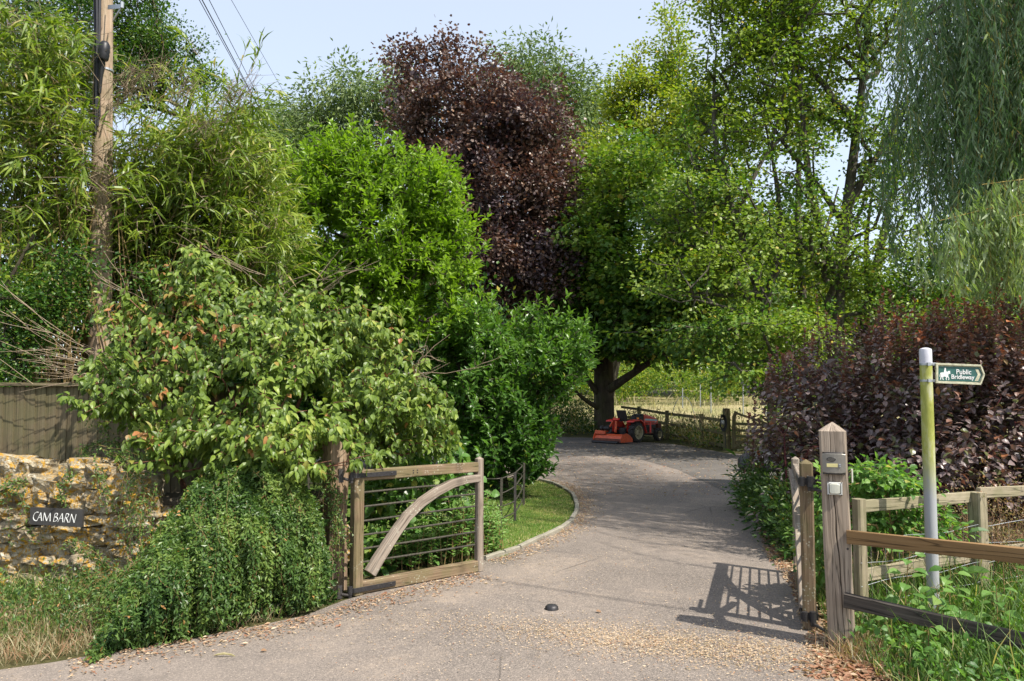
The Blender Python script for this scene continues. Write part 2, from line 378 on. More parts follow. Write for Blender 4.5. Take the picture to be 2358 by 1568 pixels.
def skeleton(trunks, tips, rng=RNG, step=.45, wander=.10, lw=.3, rt=.012, pw=.5, tend=.35):
    """trunks: [(points, radii, parent_trunk or None)] ; grows limbs to every tip; returns (chains, tip directions)"""
    P, par, Lh, rad = [], [], [], []
    for pts, rr in trunks:
        pts = np.asarray(pts, float); m = max(2, int(np.linalg.norm(np.diff(pts, axis=0), axis=1).sum() / step))
        s = np.concatenate([[0], np.cumsum(np.linalg.norm(np.diff(pts, axis=0), axis=1))]); q = np.linspace(0, s[-1], m + 1)
        I = np.stack([np.interp(q, s, pts[:, i]) for i in range(3)], axis=1)
        if len(pts) > 2:                                            # round the corners
            for _ in range(2): I[1:-1] = I[1:-1] * .5 + (I[:-2] + I[2:]) * .25
        R = np.interp(q, np.linspace(0, s[-1], len(rr)), rr)
        if P:
            A = np.array(P); j = int(np.argmin(np.linalg.norm(A - I[0], axis=1)))
            if np.linalg.norm(A[j] - I[0]) > 1.2: j = -1
        else: j = -1
        for i in range(len(I)):
            P.append(I[i]); par.append(j); rad.append(R[i]); Lh.append((Lh[j] + step) if j >= 0 else 0.0); j = len(P) - 1
    nt = len(P); tips = np.asarray(tips, float); A0 = np.array(P)
    order = np.argsort([np.min(np.linalg.norm(A0 - t, axis=1)) for t in tips])
    cap = nt + len(tips) * 40; A = np.zeros((cap, 3)); A[:nt] = A0; LL = np.zeros(cap); LL[:nt] = Lh; n = nt
    tn = np.zeros(len(tips), int); dirs = np.zeros((len(tips), 3))
    par = par + [0] * (cap - nt); rad = rad + [0.0] * (cap - nt)
    for ti in order:
        t = tips[ti]; d = np.linalg.norm(A[:n] - t, axis=1)
        c = d + lw * LL[:n] + .5 * np.maximum(A[:n, 2] - t[2], 0) * .6
        j = int(np.argmin(c)); dist = d[j]; m = max(1, int(dist / step)); a = A[j].copy()
        pj = par[j] if j > 0 else -1
        pd = nrm((A[j] - A[pj])[None])[0] if pj >= 0 else np.array([0, 0, 1.0])
        b = a + pd * dist * tend; 
        for k in range(1, m + 1):
            s = k / m; q = (1 - s) ** 2 * a + 2 * s * (1 - s) * b + s * s * t
            if k < m: q = q + rng.normal(size=3) * wander * min(1, dist)
            A[n] = q; par[n] = j; LL[n] = LL[j] + dist / m; j = n; n += 1
            if n >= cap - 2: break
        tn[ti] = j; dirs[ti] = A[j] - A[par[j]]
    cnt = np.zeros(n); cnt[tn] = 1
    kids = [[] for _ in range(n)]
    for i in range(n - 1, -1, -1):
        if par[i] >= 0 and i != par[i]: cnt[par[i]] += cnt[i] if i >= nt or cnt[i] else 0; kids[par[i]].append(i)
    R = np.array([rt * max(c, 1) ** pw for c in cnt[:n]])
    for i in range(nt): R[i] = max(rad[i], rt)
    for i in range(nt, n):                                           # never thicker than what carries it
        R[i] = min(R[i], R[par[i]] * .92)
    chains = []; roots = [i for i in range(n) if par[i] < 0]
    stack = [(r, -1) for r in roots]
    while stack:
        i, p = stack.pop(); ch = [p] if p >= 0 else []; ch.append(i)
        while kids[i]:
            ks = sorted(kids[i], key=lambda q: -R[q] - (1 if q < nt else 0)); 
            for q in ks[1:]: stack.append((q, i))
            i = ks[0]; ch.append(i)
        if len(ch) >= 2:
            rr = R[ch].copy()
            if p >= 0: rr[0] = min(rr[1] * 1.25, R[p])
            chains.append((A[ch].copy(), rr, all(c < nt for c in ch[1:2])))
    return chains, nrm(dirs)
def build_chains(chains, name_trunk, mat, parent, split=True):
    big, small = MB(), MB()
    for P, r, istr in chains:
        (big if istr or not split else small).tube(P, r, 9 if r.max() > .09 else (6 if r.max() > .03 else 4), caps=(False, False))
    if big.V: big.build(name_trunk, mat, parent, smooth=True)
    if small.V: small.build('branches', mat, parent, smooth=True, kind='stuff')
def strip_blades(n, area, h, w, rng=RNG, lean=.35, r0=.5, rv=.3, dry=.1, zf=None, clump=None):
    """grass: area(n)-> xy points"""
    xy = area(n); z = ground_z(xy[:, 0], xy[:, 1]) if zf is None else zf(xy)
    n = len(xy); ax = nrm(np.stack([rng.normal(size=n) * lean, rng.normal(size=n) * lean, np.ones(n)], axis=1))
    nor = nrm(rng.normal(size=(n, 3)) * np.array([1, 1, .2]))
    hh = h * rng.uniform(.45, 1.3, n)
    return mk(np.column_stack([xy, z]), ax, nor, hh, w * rng.uniform(.7, 1.3, n), r0 + rng.normal(size=n) * rv, np.where(rng.random(n) < dry, rng.uniform(.6, 1, n), 0))
def clear_post(L):
    """no leaves in front of the brown gatepost"""
    u, v = proj(L['pos']); lim = np.interp(v, [1010, 1230, 1390], [745, 745, 782]); m = (u > lim) & (u < 806) & (v > 1022) & (v < 1400) & (L['pos'][:, 1] < 6.75)
    return sub(L, ~(m & (RNG.random(len(u)) < .965)))
def in_poly(xy, poly):
    x, y = xy[:, 0], xy[:, 1]; c = np.zeros(len(x), bool); n = len(poly)
    for i in range(n):
        x1, y1 = poly[i][:2]; x2, y2 = poly[(i + 1) % n][:2]
        if y1 == y2: continue
        m = ((y1 > y) != (y2 > y)) & (x < (x2 - x1) * (y - y1) / (y2 - y1) + x1); c ^= m
    return c
def rand_in(poly, n, rng=RNG):
    P = np.array([p[:2] for p in poly]); lo, hi = P.min(0), P.max(0); out = np.zeros((0, 2))
    while len(out) < n:
        q = rng.uniform(lo, hi, (n * 2, 2)); out = np.concatenate([out, q[in_poly(q, P)]])
    return out[:n]
# ------------------------------------------------------------------ materials of the setting
def mat_tarmac(name, light, dark, dust=.5):
    t = NT(name); p = t.pos(); 
    st = t.vor(p, 150, out=1); sep = t.n('ShaderNodeSeparateColor', i0=st); 
    c = t.ramp(sep.outputs[0], [(0.0, dark), (.45, tuple((a + b) / 2 for a, b in zip(light, dark))), (.85, light), (1.0, tuple(min(1, a * 1.55) for a in light))])
    big = t.noise(p, .55, 4, .6); mid = t.noise(p, 3.2, 4, .6)
    c = t.mix(c, tuple(a * 1.22 for a in light), t.ramp(big, [(.38, 0.0), (.68, .6)]))
    c = t.mix(c, (.46, .36, .27), t.math('MULTIPLY', t.ramp(t.noise(p, 1.1, 5, .7, .6), [(.5, 0.0), (.75, dust)]), t.ramp(t.noise(p, 26, 3), [(.4, .2), (.6, 1.0)])))
    c = t.mix(c, tuple(a * .55 for a in dark), t.ramp(mid, [(.6, 0.0), (.85, .55)]))
    ck = t.math('MULTIPLY', t.ramp(t.vor(t.pos((1, .6, 1)), .8, 'DISTANCE_TO_EDGE'), [(0.0, 1.0), (.006, 0.0)]), t.ramp(t.noise(p, .4, 2), [(.5, 0.0), (.6, .7)]))
    c = t.mix(c, tuple(a * .35 for a in dark), ck)
    h = t.math('ADD', t.vor(p, 130), t.math('MULTIPLY', t.noise(p, 60, 3), .6))
    t.pbr(c, .88, 0, t.bump(h, .55, .006), .25); return t.m
def mat_soil(name, stops, sc=2.0, b=.05):
    t = NT(name); p = t.pos(); n = t.noise(p, sc, 7, .72); n2 = t.noise(p, sc * 22, 4, .7)
    c = t.ramp(t.math('ADD', t.math('MULTIPLY', n, .65), t.math('MULTIPLY', n2, .35)), stops)
    t.pbr(c, .95, 0, t.bump(n2, .8, b), .1); return t.m
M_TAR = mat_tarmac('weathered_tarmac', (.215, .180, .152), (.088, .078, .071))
M_YARD = mat_tarmac('mossy_shaded_tarmac', (.125, .112, .10), (.05, .047, .045), .25)  # moss, plus the far tarmac's shade put into the darker colour
M_SOIL = mat_soil('verge_soil', [(.3, (.035, .045, .015)), (.5, (.08, .08, .03)), (.65, (.16, .13, .07)), (.8, (.22, .17, .10))])
M_LAWN = mat_soil('lawn_turf', [(.3, (.05, .10, .015)), (.5, (.09, .15, .025)), (.62, (.20, .19, .06)), (.8, (.30, .24, .10))], 1.3, .03)
M_MEAD = mat_soil('dry_meadow', [(.3, (.15, .19, .06)), (.45, (.26, .24, .11)), (.6, (.36, .30, .18)), (.8, (.43, .37, .24))], .35, .06)
OAK = [(.085, .055, .030), (.185, .128, .078), (.30, .225, .15)]
M_OAKG = m_wood('weathered_oak_gate', OAK, lichen=.5, fib=46, dark=.4, green=.3)
M_OAKB = m_wood('silvered_oak_brace', [(.13, .10, .075), (.235, .19, .15), (.37, .325, .27)], lichen=.7, fib=38, dark=.45)
M_OAKP = m_wood('grey_oak_post', [(.13, .10, .075), (.27, .215, .165), (.42, .35, .28)], fib=42, dark=.35, bumpd=.006)
M_POSTL = m_wood('brown_gatepost_timber', [(.11, .07, .042), (.24, .165, .105), (.40, .31, .22)], fib=40, dark=.35, bumpd=.007)
M_RAILN = m_wood('new_brown_rail', [(.15, .085, .035), (.21, .125, .055), (.27, .17, .08)], fib=30, dark=.6)
M_RAILD = m_wood('dark_old_rail', [(.025, .021, .018), (.06, .05, .042), (.16, .135, .11)], fib=34, dark=.5)
M_RAILP = m_wood('pale_fence_timber', [(.17, .14, .09), (.28, .235, .16), (.40, .345, .25)], fib=36, dark=.5, green=.3)
M_FARW = m_wood('mossy_far_fence', [(.06, .045, .025), (.12, .095, .05), (.20, .16, .09)], fib=30, green=.55)
M_BOARD = m_wood('featheredge_board', [(.085, .066, .038), (.14, .11, .065), (.20, .165, .10)], fib=34, dark=.55, green=.25)
M_POLE = m_wood('pole_timber', [(.22, .15, .10), (.36, .26, .18), (.46, .38, .29)], fib=34, dark=.5, green=.25)
M_IRON = m_plain('rusty_iron', (.045, .04, .038), .6, .3, .5, 60, bump=.4)
M_IRONF = m_plain('estate_fence_iron', (.05, .045, .032), .7, .2, .5, 50, bump=.4)
M_STEEL = m_plain('black_strap_iron', (.045, .043, .045), .5, .5, .25, 60, bump=.25)
M_GALV = m_plain('galvanised_steel', (.42, .44, .46), .42, .75, .15, 25)
M_BLK = m_plain('black_rubber', (.012, .012, .014), .45, 0, .3, 40)
M_CABLE = m_plain('black_cable', (.012, .013, .018), .5, 0, .1, 40)
M_PLASW = m_plain('cream_plastic', (.52, .52, .44), .4, 0, .05, 20)
M_PLASG = m_plain('pale_grey_plastic', (.55, .55, .52), .45, 0, .05, 20)
M_PANEL = m_plain('brushed_grey_metal', (.23, .215, .19), .38, .45, .06, 90)
M_LABEL = m_plain('cream_name_strip', (.62, .55, .25), .4, 0, .04, 20)
M_CONC = mat_soil('kerb_concrete', [(.3, (.17, .155, .12)), (.5, (.28, .26, .21)), (.75, (.38, .35, .29))], 5, .01)
M_SLATE = m_plain('slate', (.04, .038, .037), .45, 0, .25, 14, bump=.3)
M_WHITE = m_plain('white_paint', (.78, .78, .76), .5, 0, .05, 30)

def sheet(name, poly, z, mat, kind='structure', res=None, follow=False):
    """flat (or ground-following) sheet over a 2-D outline"""
    import bmesh
    bm = bmesh.new(); vs = [bm.verts.new((float(p[0]), float(p[1]), 0)) for p in poly]; bm.faces.new(vs)
    bmesh.ops.triangulate(bm, faces=bm.faces[:])
    if res:
        P = np.array([p[:2] for p in poly]); lo, hi = P.min(0), P.max(0)
        for ax in (0, 1):
            for c in np.arange(lo[ax] + res, hi[ax], res):
                pc = [0, 0, 0]; pc[ax] = float(c); pn = [0, 0, 0]; pn[ax] = 1
                bmesh.ops.bisect_plane(bm, geom=bm.verts[:] + bm.edges[:] + bm.faces[:], plane_co=pc, plane_no=pn)
    for v in bm.verts: v.co.z = z + (float(ground_z(v.co.x, v.co.y)) if follow else 0)
    for f in bm.faces:
        if f.normal.z < 0: f.normal_flip()
    bm.normal_update()
    for f in bm.faces:
        if f.normal.z < 0: f.normal_flip()
    me = bpy.data.meshes.new(name); bm.to_mesh(me); bm.free(); me.materials.append(mat)
    o = bpy.data.objects.new(name, me); link(o); tag(o, kind=kind); return o
# ground: one sheet to the horizon
xs = np.concatenate([[-900, -300, -120], np.arange(-60, 61, 4), [120, 300, 900]]); ys = np.concatenate([[-60, -20, -6], np.arange(0, 26, 4), np.arange(26, 76, 3), [90, 110, 135, 180, 300, 900, 1500]])
X, Y = np.meshgrid(xs, ys); Z = ground_z(X, Y); nx, ny = len(xs), len(ys)
idx = np.arange(nx * ny).reshape(ny, nx); q = np.stack([idx[:-1, :-1], idx[:-1, 1:], idx[1:, 1:], idx[1:, :-1]], -1).reshape(-1, 4)
o = bpy.data.objects.new('ground', mesh_np('ground', np.stack([X.ravel(), Y.ravel(), Z.ravel()], 1), q.ravel(), np.arange(len(q)) * 4, np.full(len(q), 4), M_SOIL)); link(o); tag(o, kind='structure')
LAWN_EDGE = [G(u, v) for u, v in [(1112, 1292), (1164, 1281), (1225, 1251), (1276, 1230), (1313, 1207), (1327, 1183), (1328, 1159), (1317, 1139), (1293, 1122), (1259, 1110), (1232, 1106)]]
LEFT_EDGE = [G(u, v) for u, v in [(0, 1545), (120, 1528), (240, 1507), (400, 1480), (560, 1450), (700, 1420), (790, 1385), (950, 1338)]]
RIGHT_EDGE = [G(u, v) for u, v in [(1716, 1150), (1752, 1180), (1772, 1220), (1790, 1275), (1850, 1345), (1893, 1440), (1905, 1490), (1912, 1530)]]
DRIVE = [(-9, -4)] + [(-6.5, 3.9)] + LEFT_EDGE + LAWN_EDGE + [(-1.2, 15.3), (-4.5, 16.5), (-4.5, 24.5), G(1250, 1004), G(1370, 1009), G(1470, 1018), G(1540, 1022), G(1600, 1031), G(1672, 1044), G(1800, 1052), (12, 17.5), (12, 14), (5.2, 12.2)] + RIGHT_EDGE + [(2.25, 3.6), (3.6, 1.5), (9, 0), (9, -4)]
drive = sheet('driveway', DRIVE, .008, M_TAR)
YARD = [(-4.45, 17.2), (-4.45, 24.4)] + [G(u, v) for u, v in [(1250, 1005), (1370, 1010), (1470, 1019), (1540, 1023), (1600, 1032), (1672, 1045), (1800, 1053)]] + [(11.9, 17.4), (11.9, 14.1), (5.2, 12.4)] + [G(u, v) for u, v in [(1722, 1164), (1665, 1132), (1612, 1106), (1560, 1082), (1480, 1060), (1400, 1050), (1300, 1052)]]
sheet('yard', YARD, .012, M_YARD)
LAWN = [(-1.05, 7.35)] + LAWN_EDGE + [(-1.3, 15.2), (-5, 16), (-6, 8)]
sheet('lawn', LAWN, .004, M_LAWN)
MEAD = [(-8, 29), (3.4, 29.6), (5.0, 26.2), (5.9, 21.9), (14, 17.9), (40, 18), (60, 66), (-30, 66)]
sheet('meadow', MEAD, .012, M_MEAD, res=3.0, follow=True)
sheet('verge', [G(1912, 1530), G(1905, 1490), G(1893, 1440), (2.05, 5.6), (2.6, 8), (3.2, 11.9), (8, 12), (8, .2), (3.7, 1.5), (2.4, 3.6)], .004, M_SOIL)

# kerb edging along the lawn, laid end to end
def arc_pts(P, step):
    P = np.array([p[:2] for p in P]); s = np.concatenate([[0], np.cumsum(np.linalg.norm(np.diff(P, axis=0), axis=1))]); q = np.arange(0, s[-1], step)
    return np.stack([np.interp(q, s, P[:, 0]), np.interp(q, s, P[:, 1])], 1)
kp = arc_pts(LAWN_EDGE, .62)
for i in range(len(kp) - 1):
    a, b = kp[i], kp[i + 1]; d = (b - a) / np.linalg.norm(b - a)
    a2, b2 = a + d * .012, b - d * .012; h = .045 + random.uniform(-.008, .008)
    MB().beam((*a2, h - .04), (*b2, h - .04 + random.uniform(-.004, .004)), .055, .08, ch=.008, jit=.003).build('edging_stone', M_CONC, drive)
kr = [G(1712, 1150), G(1752, 1178)]
for i in range(2):
    a = kr[0] + (kr[1] - kr[0]) * (i * .5 + .02); b = kr[0] + (kr[1] - kr[0]) * (i * .5 + .47)
    MB().beam(a + np.array([0, 0, .02]), b + np.array([0, 0, .02]), .07, .09, ch=.01, jit=.003).build('edging_stone', M_CONC, drive)

# steel gate stop set in the drive
c = G(1270, 1409); t = thing('gate_stop', 'small domed steel gate stop set in the tarmac drive', 'gate stop', (c[0], c[1], .008))
MB().lathe(c + [0, 0, .008], (0, 0, 1), [(.05, 0), (.05, .012), (.047, .03), (.036, .042), (.012, .047)], 18).build('dome', M_STEEL, t, smooth=True)
m = MB(); an = np.linspace(0, 2 * math.pi, 15)[:-1]; m.loft([[c + [math.cos(a) * r * (1.5 + .25 * math.sin(3 * a)), math.sin(a) * r * .9, z] for a in an] for r, z in ((.10, .009), (.085, .016), (.05, .02))], caps=(False, True)); m.build('mortar_collar', M_TAR, t)

# ------------------------------------------------------------------ dry stone wall with its stones
WALL = [np.array([-5.6, 6.35]), np.array([-2.62, 6.28]), np.array([-1.42, 6.72])]
M_STONE = None
def mat_stone():
    t = NT('lichened_rubble_stone'); p = t.pos(); n = t.noise(p, 9, 7, .72, .4); n2 = t.noise(p, 40, 5, .7)
    c = t.ramp(n, [(.28, (.09, .08, .065)), (.44, (.30, .25, .17)), (.58, (.50, .43, .30)), (.72, (.64, .57, .43))])
    c = t.mix(c, (.10, .095, .075), t.ramp(n2, [(.55, 0.0), (.7, .6)]))
    lm = t.math('MULTIPLY', t.ramp(t.noise(p, 4.5, 3, .6), [(.36, 0.0), (.48, 1.0)]), t.ramp(t.noise(p, 26, 5, .75, .5), [(.50, 0.0), (.55, 1.0)]))
    c = t.mix(c, t.ramp(n2, [(.3, (.42, .21, .015)), (.7, (.66, .37, .03))]), t.math('MULTIPLY', lm, .92))
    l2 = t.ramp(t.noise(p, 17, 4, .7, 1.0), [(.60, 0.0), (.65, .85)]); c = t.mix(c, (.60, .58, .50), l2)
    h = t.math('ADD', t.math('MULTIPLY', t.vor(p, 30), .5), t.math('MULTIPLY', n2, .9))
    t.pbr(c, .93, 0, t.bump(t.math('ADD', h, n), 1.0, .035), .15); return t.m
M_STONE = mat_stone(); M_CORE = mat_soil('wall_core_earth', [(.3, (.05, .045, .03)), (.6, (.14, .12, .09)), (.8, (.2, .17, .12))], 8, .02)
wall = thing('stone_wall', 'crumbling rubble stone wall covered in orange lichen below the board fence', 'wall', (-3.9, 6.4, 0))
def wall_top(x): return .80 + .055 * math.sin(x * 5.1) + .04 * math.sin(x * 11.3 + 1) - (.10 if x > -2.9 else 0)
def stone_mesh(i):
    import bmesh
    bm = bmesh.new(); bmesh.ops.create_cube(bm, size=1); bmesh.ops.subdivide_edges(bm, edges=bm.edges[:], cuts=2, use_grid_fill=True)
    for v in bm.verts:
        d = v.co.normalized(); v.co = v.co * .72 + d * .5 * .42
        k = mnoise.noise(v.co * 3.1 + Vector((i * 7.3, 0, i))) ; v.co += d * k * .22; v.co += d * mnoise.noise(v.co * 7 + Vector((0, i * 3, 0))) * .08
    me = bpy.data.meshes.new('stone'); bm.to_mesh(me); bm.free(); me.materials.append(M_STONE); return me
STM = [stone_mesh(i) for i in range(12)]
mc = MB()
for k in range(2):
    a, b = WALL[k], WALL[k + 1]; d = (b - a) / np.linalg.norm(b - a); nn = np.array([d[1], -d[0]])
    off = -nn * .24
    mc.beam((*(a + off), .36), (*(b + off), .36), .32, .76, ch=.03, jit=.01)
mc.build('core', M_CORE, wall)
def put_stone(p, d2, w, h, dp):
    o = bpy.data.objects.new('stone', random.choice(STM)); COL.objects.link(o); o.parent = wall
    o.location = Vector((p[0], p[1], p[2])) - wall.location; o.rotation_euler = (random.uniform(-.10, .10), random.uniform(-.16, .16), math.atan2(d2[1], d2[0]) + random.uniform(-.12, .12) + random.choice((0, math.pi)))
    o.scale = (w, dp, h)
nst = 0
for k in range(2):
    a, b = WALL[k], WALL[k + 1]; L = np.linalg.norm(b - a); d = (b - a) / L; nn = np.array([d[1], -d[0]])
    s0 = 1.25 if k == 0 else .5
    z = 0.0
    while z < .93:
        h = random.uniform(.045, .085); s = s0 - random.uniform(0, .1)
        while s < L:
            w = random.uniform(.07, .20) * (1.2 if z > .6 else 1); x = a[0] + d[0] * (s + w / 2)
            if z + h * .5 < wall_top(x) and nst < 296 and (k == 0 or z > .1):
                pr = random.uniform(-.03, .035)
                p = a + d * (s + w / 2) + nn * (pr - .02)
                put_stone((p[0], p[1], z + h / 2 + random.uniform(-.012, .012)), d, w * 1.02, h * random.uniform(1.02, 1.28), random.uniform(.17, .24)); nst += 1
            s += w
        z += h * .93
for u, v, w, h in [(-30, 1102, .32, .2), (35, 1085, .34, .20), (75, 1092, .24, .19), (130, 1110, .30, .17), (190, 1092, .30, .20), (232, 1098, .22, .20), (285, 1118, .24, .20), (325, 1128, .26, .17), (160, 1135, .26, .14), (60, 1125, .30, .13), (0, 1135, .26, .15), (262, 1150, .22, .16), (345, 1165, .2, .16), (110, 1150, .3, .12), (95, 1074, .16, .10), (205, 1078, .15, .10), (15, 1076, .16, .09), (255, 1084, .12, .09), (305, 1100, .13, .10)]:
    p = W(u, v + random.uniform(-9, 7), 6.33); put_stone(p, (math.cos(random.uniform(-.5, .5)), math.sin(random.uniform(-.5, .5))), w * random.uniform(.7, 1.0), h * random.uniform(.8, 1.15), .30)
# slate name sign
MS = None
p0 = W(70, 1168, 6.08); p1 = W(191, 1173.5, 6.08); ex = (p1 - p0); wS = np.linalg.norm(ex); ex /= wS; ez = np.array([-ex[2], 0, ex[0]]); ey = np.array([0, 1.0, 0]); hS = .131
sg = thing('slate_name_sign', 'dark slate plaque lettered CAM BARN on the lichened stone wall', 'sign', p0)
MB().prism([(0, 0), (wS, 0), (wS + .002, -hS), (.003, -hS + .004)], p0, ex, ez, ey, .026).build('plaque', M_SLATE, sg)
def strokes(lines, org, ex, ez, ey, sc, w0, w1, x0, z0, prot=.0015):
    m = MB(); k = 0
    for L in lines:
        for (a, b), i in zip(zip(L[:-1], L[1:]), range(99)):
            A = org + ex * (a[0] - x0) * sc - ez * (a[1] - z0) * sc; B = org + ex * (b[0] - x0) * sc - ez * (b[1] - z0) * sc
            d = nrm((B - A)[None])[0]; s = np.cross(d, ey); w = (w1 if d[2] * d[0] < 0 else w0) / 2; k += 1
            t = prot + .00012 * (k % 9)
            Q = [A - s * w, A + s * w, B + s * w, B - s * w]
            m.add([q - ey * t for q in Q] + [q + ey * .001 for q in Q], [[0, 1, 2, 3], [0, 4, 5, 1], [1, 5, 6, 2], [2, 6, 7, 3], [3, 7, 4, 0]])
    return m
LET = {'C': [[(968, 480), (925, 476), (880, 500), (853, 555), (848, 610), (865, 660), (900, 686), (940, 686)]],
       'A': [[(945, 690), (1025, 488)], [(1025, 488), (1060, 692)], [(985, 612), (1045, 600)]],
       'M': [[(1098, 690), (1114, 490)], [(1114, 490), (1185, 692)], [(1185, 692), (1262, 492)], [(1262, 492), (1272, 702)]],
       'B': [[(1352, 706), (1385, 505)], [(1385, 505), (1430, 502), (1450, 532), (1430, 575), (1385, 596)], [(1385, 596), (1440, 606), (1455, 650), (1420, 694), (1352, 708)]],
       'A2': [[(1462, 716), (1560, 506)], [(1560, 506), (1590, 722)], [(1505, 632), (1575, 626)]],
       'R': [[(1620, 726), (1660, 512)], [(1660, 512), (1710, 512), (1728, 545), (1700, 600), (1645, 612)], [(1660, 606), (1725, 732)]],
       'N': [[(1757, 732), (1790, 520)], [(1790, 520), (1872, 736)], [(1872, 736), (1908, 524)]]}
scS = wS / 1310.0
for k, L in LET.items():
    Ls = [[(x, y - (x - 755) * .042) for x, y in q] for q in L]
    strokes(Ls, p0, ex, ez, ey, scS, .0030, .0056, 755, 360).build('letter', M_WHITE, sg)

# ------------------------------------------------------------------ close-board fence behind the wall
bf = thing('board_fence', 'tall close-board timber fence standing behind the stone wall', 'fence', (-4.2, 7.45, 0))
x = -6.2; i = 0
while x < -2.5:
    w = .098 + random.uniform(-.004, .004); zt = 1.625 + random.uniform(-.006, .006)
    m = MB(); y = 7.42; th = .018
    ring = lambda z: [(x, y - .004, z), (x + w + .012, y - .014, z), (x + w + .012, y - .006, z), (x, y + .012, z)]
    m.loft([ring(z) for z in (0.0, .5, 1.1, zt)]); m.build('board', M_BOARD, bf); x += w; i += 1
MB().beam((-6.2, 7.41, 1.645), (-2.5, 7.41, 1.640), .075, .03, ch=.004, jit=.003).build('capping_rail', M_BOARD, bf)
MB().beam((-6.2, 7.47, 1.35), (-2.5, 7.47, 1.35), .04, .09).build('rail', M_BOARD, bf)

# ------------------------------------------------------------------ left gatepost and gate
gp = thing('gate_post', 'thick brown timber gatepost half hidden by shrub and creeper', 'gatepost', (-1.425, 6.47, 0))
def squarepost(m, c, w, z0, z1, rot, jit=.006, pyr=None, crack=False, k=None, lean=0.0):
    c = np.array(c, float); ca, sa = math.cos(rot), math.sin(rot); n = k or 26; R = []
    ph = random.random() * 9
    for i in range(n + 1):
        t = i / n; z = z0 + (z1 - z0) * t; hw = w / 2
        j = lambda q: jit * mnoise.noise(Vector((q * 3.3, z * 2.2, ph)))
        f = []
        pts = [(-hw + .012, -hw)]
        if crack:
            cx = -.004 + .016 * math.sin(2.6 * z + 1) + .012 * mnoise.noise(Vector((0, z * 5, 3)))
            cw = .0065 * max(0, math.sin(math.pi * min(1, max(0, (z - .22) / .80)))) ** .6 * (.65 + .5 * mnoise.noise(Vector((4, z * 9, 1)))) + .0004
            pts += [(cx - cw - .002, -hw), (cx - cw * .6, -hw + .006), (cx, -hw + .03), (cx + cw * .6, -hw + .006), (cx + cw + .002, -hw)]
        pts += [(hw - .012, -hw), (hw, -hw + .012), (hw, hw - .012), (hw - .012, hw), (-hw + .012, hw), (-hw, hw - .012), (-hw, -hw + .012)]
        ring = []
        for q, (px, py) in enumerate(pts):
            px += j(q) if not (crack and 1 <= q <= 5) else 0; py += j(q + 9) * .5 if not (crack and 1 <= q <= 5) else 0
            ring.append((c[0] + lean * z + px * ca - py * sa, c[1] + px * sa + py * ca, z))
        R.append(ring)
    if pyr:
        for s, dz in ((.55, pyr * .5), (.04, pyr)):
            cx_ = c[0] + lean * z1; R.append([((p[0] - cx_) * s + cx_, (p[1] - c[1]) * s + c[1], z1 + dz) for p in R[n]])
    return m.loft(R)
squarepost(MB(), (-1.425, 6.47), .16, 0, 1.19, math.radians(42), .012, pyr=.03).build('post', M_POSTL, gp)
A = np.array([-1.21, 6.29, 0]); B = np.array([-.289, 7.10, 0])
def plane_hit(u, v, A, B, off=0.0):
    a, b = (u - 1178.5) / F, -(v - 784.0) / F; r = np.array([a, CP - SP * b, SP + CP * b]); d = (B - A) / np.linalg.norm(B - A); n = np.array([d[1], -d[0], 0])
    t = (np.dot(n, A) + off) / np.dot(n, r * np.array([1, 1, 1])); P = r * t; P[2] += EYE; return P
def make_gate(A, B, label, ztop_h, ztop_f, flip, group):
    L = np.linalg.norm(B - A); d = (B - A) / L; n = np.array([d[1], -d[0], 0])      # n: towards the camera side
    g = thing('timber_gate', label, 'gate', A, group)
    P = lambda s, z, o=0.0: A + d * s + n * o + np.array([0, 0, z])
    # stiles
    squarepost(MB(), P(0, 0)[:2], .085, .012, ztop_h, math.atan2(d[1], d[0]), .003, pyr=.028, k=10).build('hinge_stile', M_OAKG, g)
    squarepost(MB(), P(L, 0)[:2], .066, .012, ztop_f, math.atan2(d[1], d[0]), .003, pyr=.022, k=10).build('closing_stile', M_OAKB, g)
    MB().beam(P(.042, .924), P(L - .033, .915), .058, .085, ch=.006, jit=.003).build('top_rail', M_OAKB if flip else M_OAKG, g)
    MB().beam(P(.042, .060), P(L - .033, .056), .062, .095, ch=.006, jit=.003).build('bottom_rail', M_OAKG, g)
    return g, P, L, d, n
GG = 'timber entrance gates standing open'
g, P, L, d, n = make_gate(A, B, 'open timber driveway gate with curved brace, left of the drive', .985, .985, False, GG)
cz = [(578, 1212), (640, 1105), (700, 1010), (780, 885), (880, 745), (1000, 628), (1130, 536), (1260, 470), (1370, 438), (1478, 424)]
C = [plane_hit((950 + zx * .38265) / 1.3746, (1350 + zy * .38265) / 1.3746, A, B, .012) for zx, zy in cz]
def ribbon_beam(m, C, n, w, th):
    C = np.array(C); T = np.gradient(C, axis=0); T /= np.linalg.norm(T, axis=1, keepdims=True); R = []
    for c, t, ww in zip(C, T, np.broadcast_to(w, (len(C),))):
        s = np.cross(t, n); h = ww / 2
        R.append([c + s * a + n * b for a, b in ((-h, -th / 2), (h, -th / 2), (h, th / 2 - .004), (h - .004, th / 2), (-h + .004, th / 2), (-h, th / 2 - .004))])
    return m.loft(R)
ribbon_beam(MB(), C, n, np.linspace(.095, .062, len(C)), .05).build('curved_brace', M_OAKB, g)
for z in (.785, .677, .569, .460, .352, .243):
    p = np.linspace(0, 1, 7); pts = [P(.035 + (L - .06) * q, z + .004 * math.sin(3 * q + z * 9), -.012) for q in p]
    MB().tube(pts, .0085, 7).build('bar', M_IRONF, g, smooth=True)
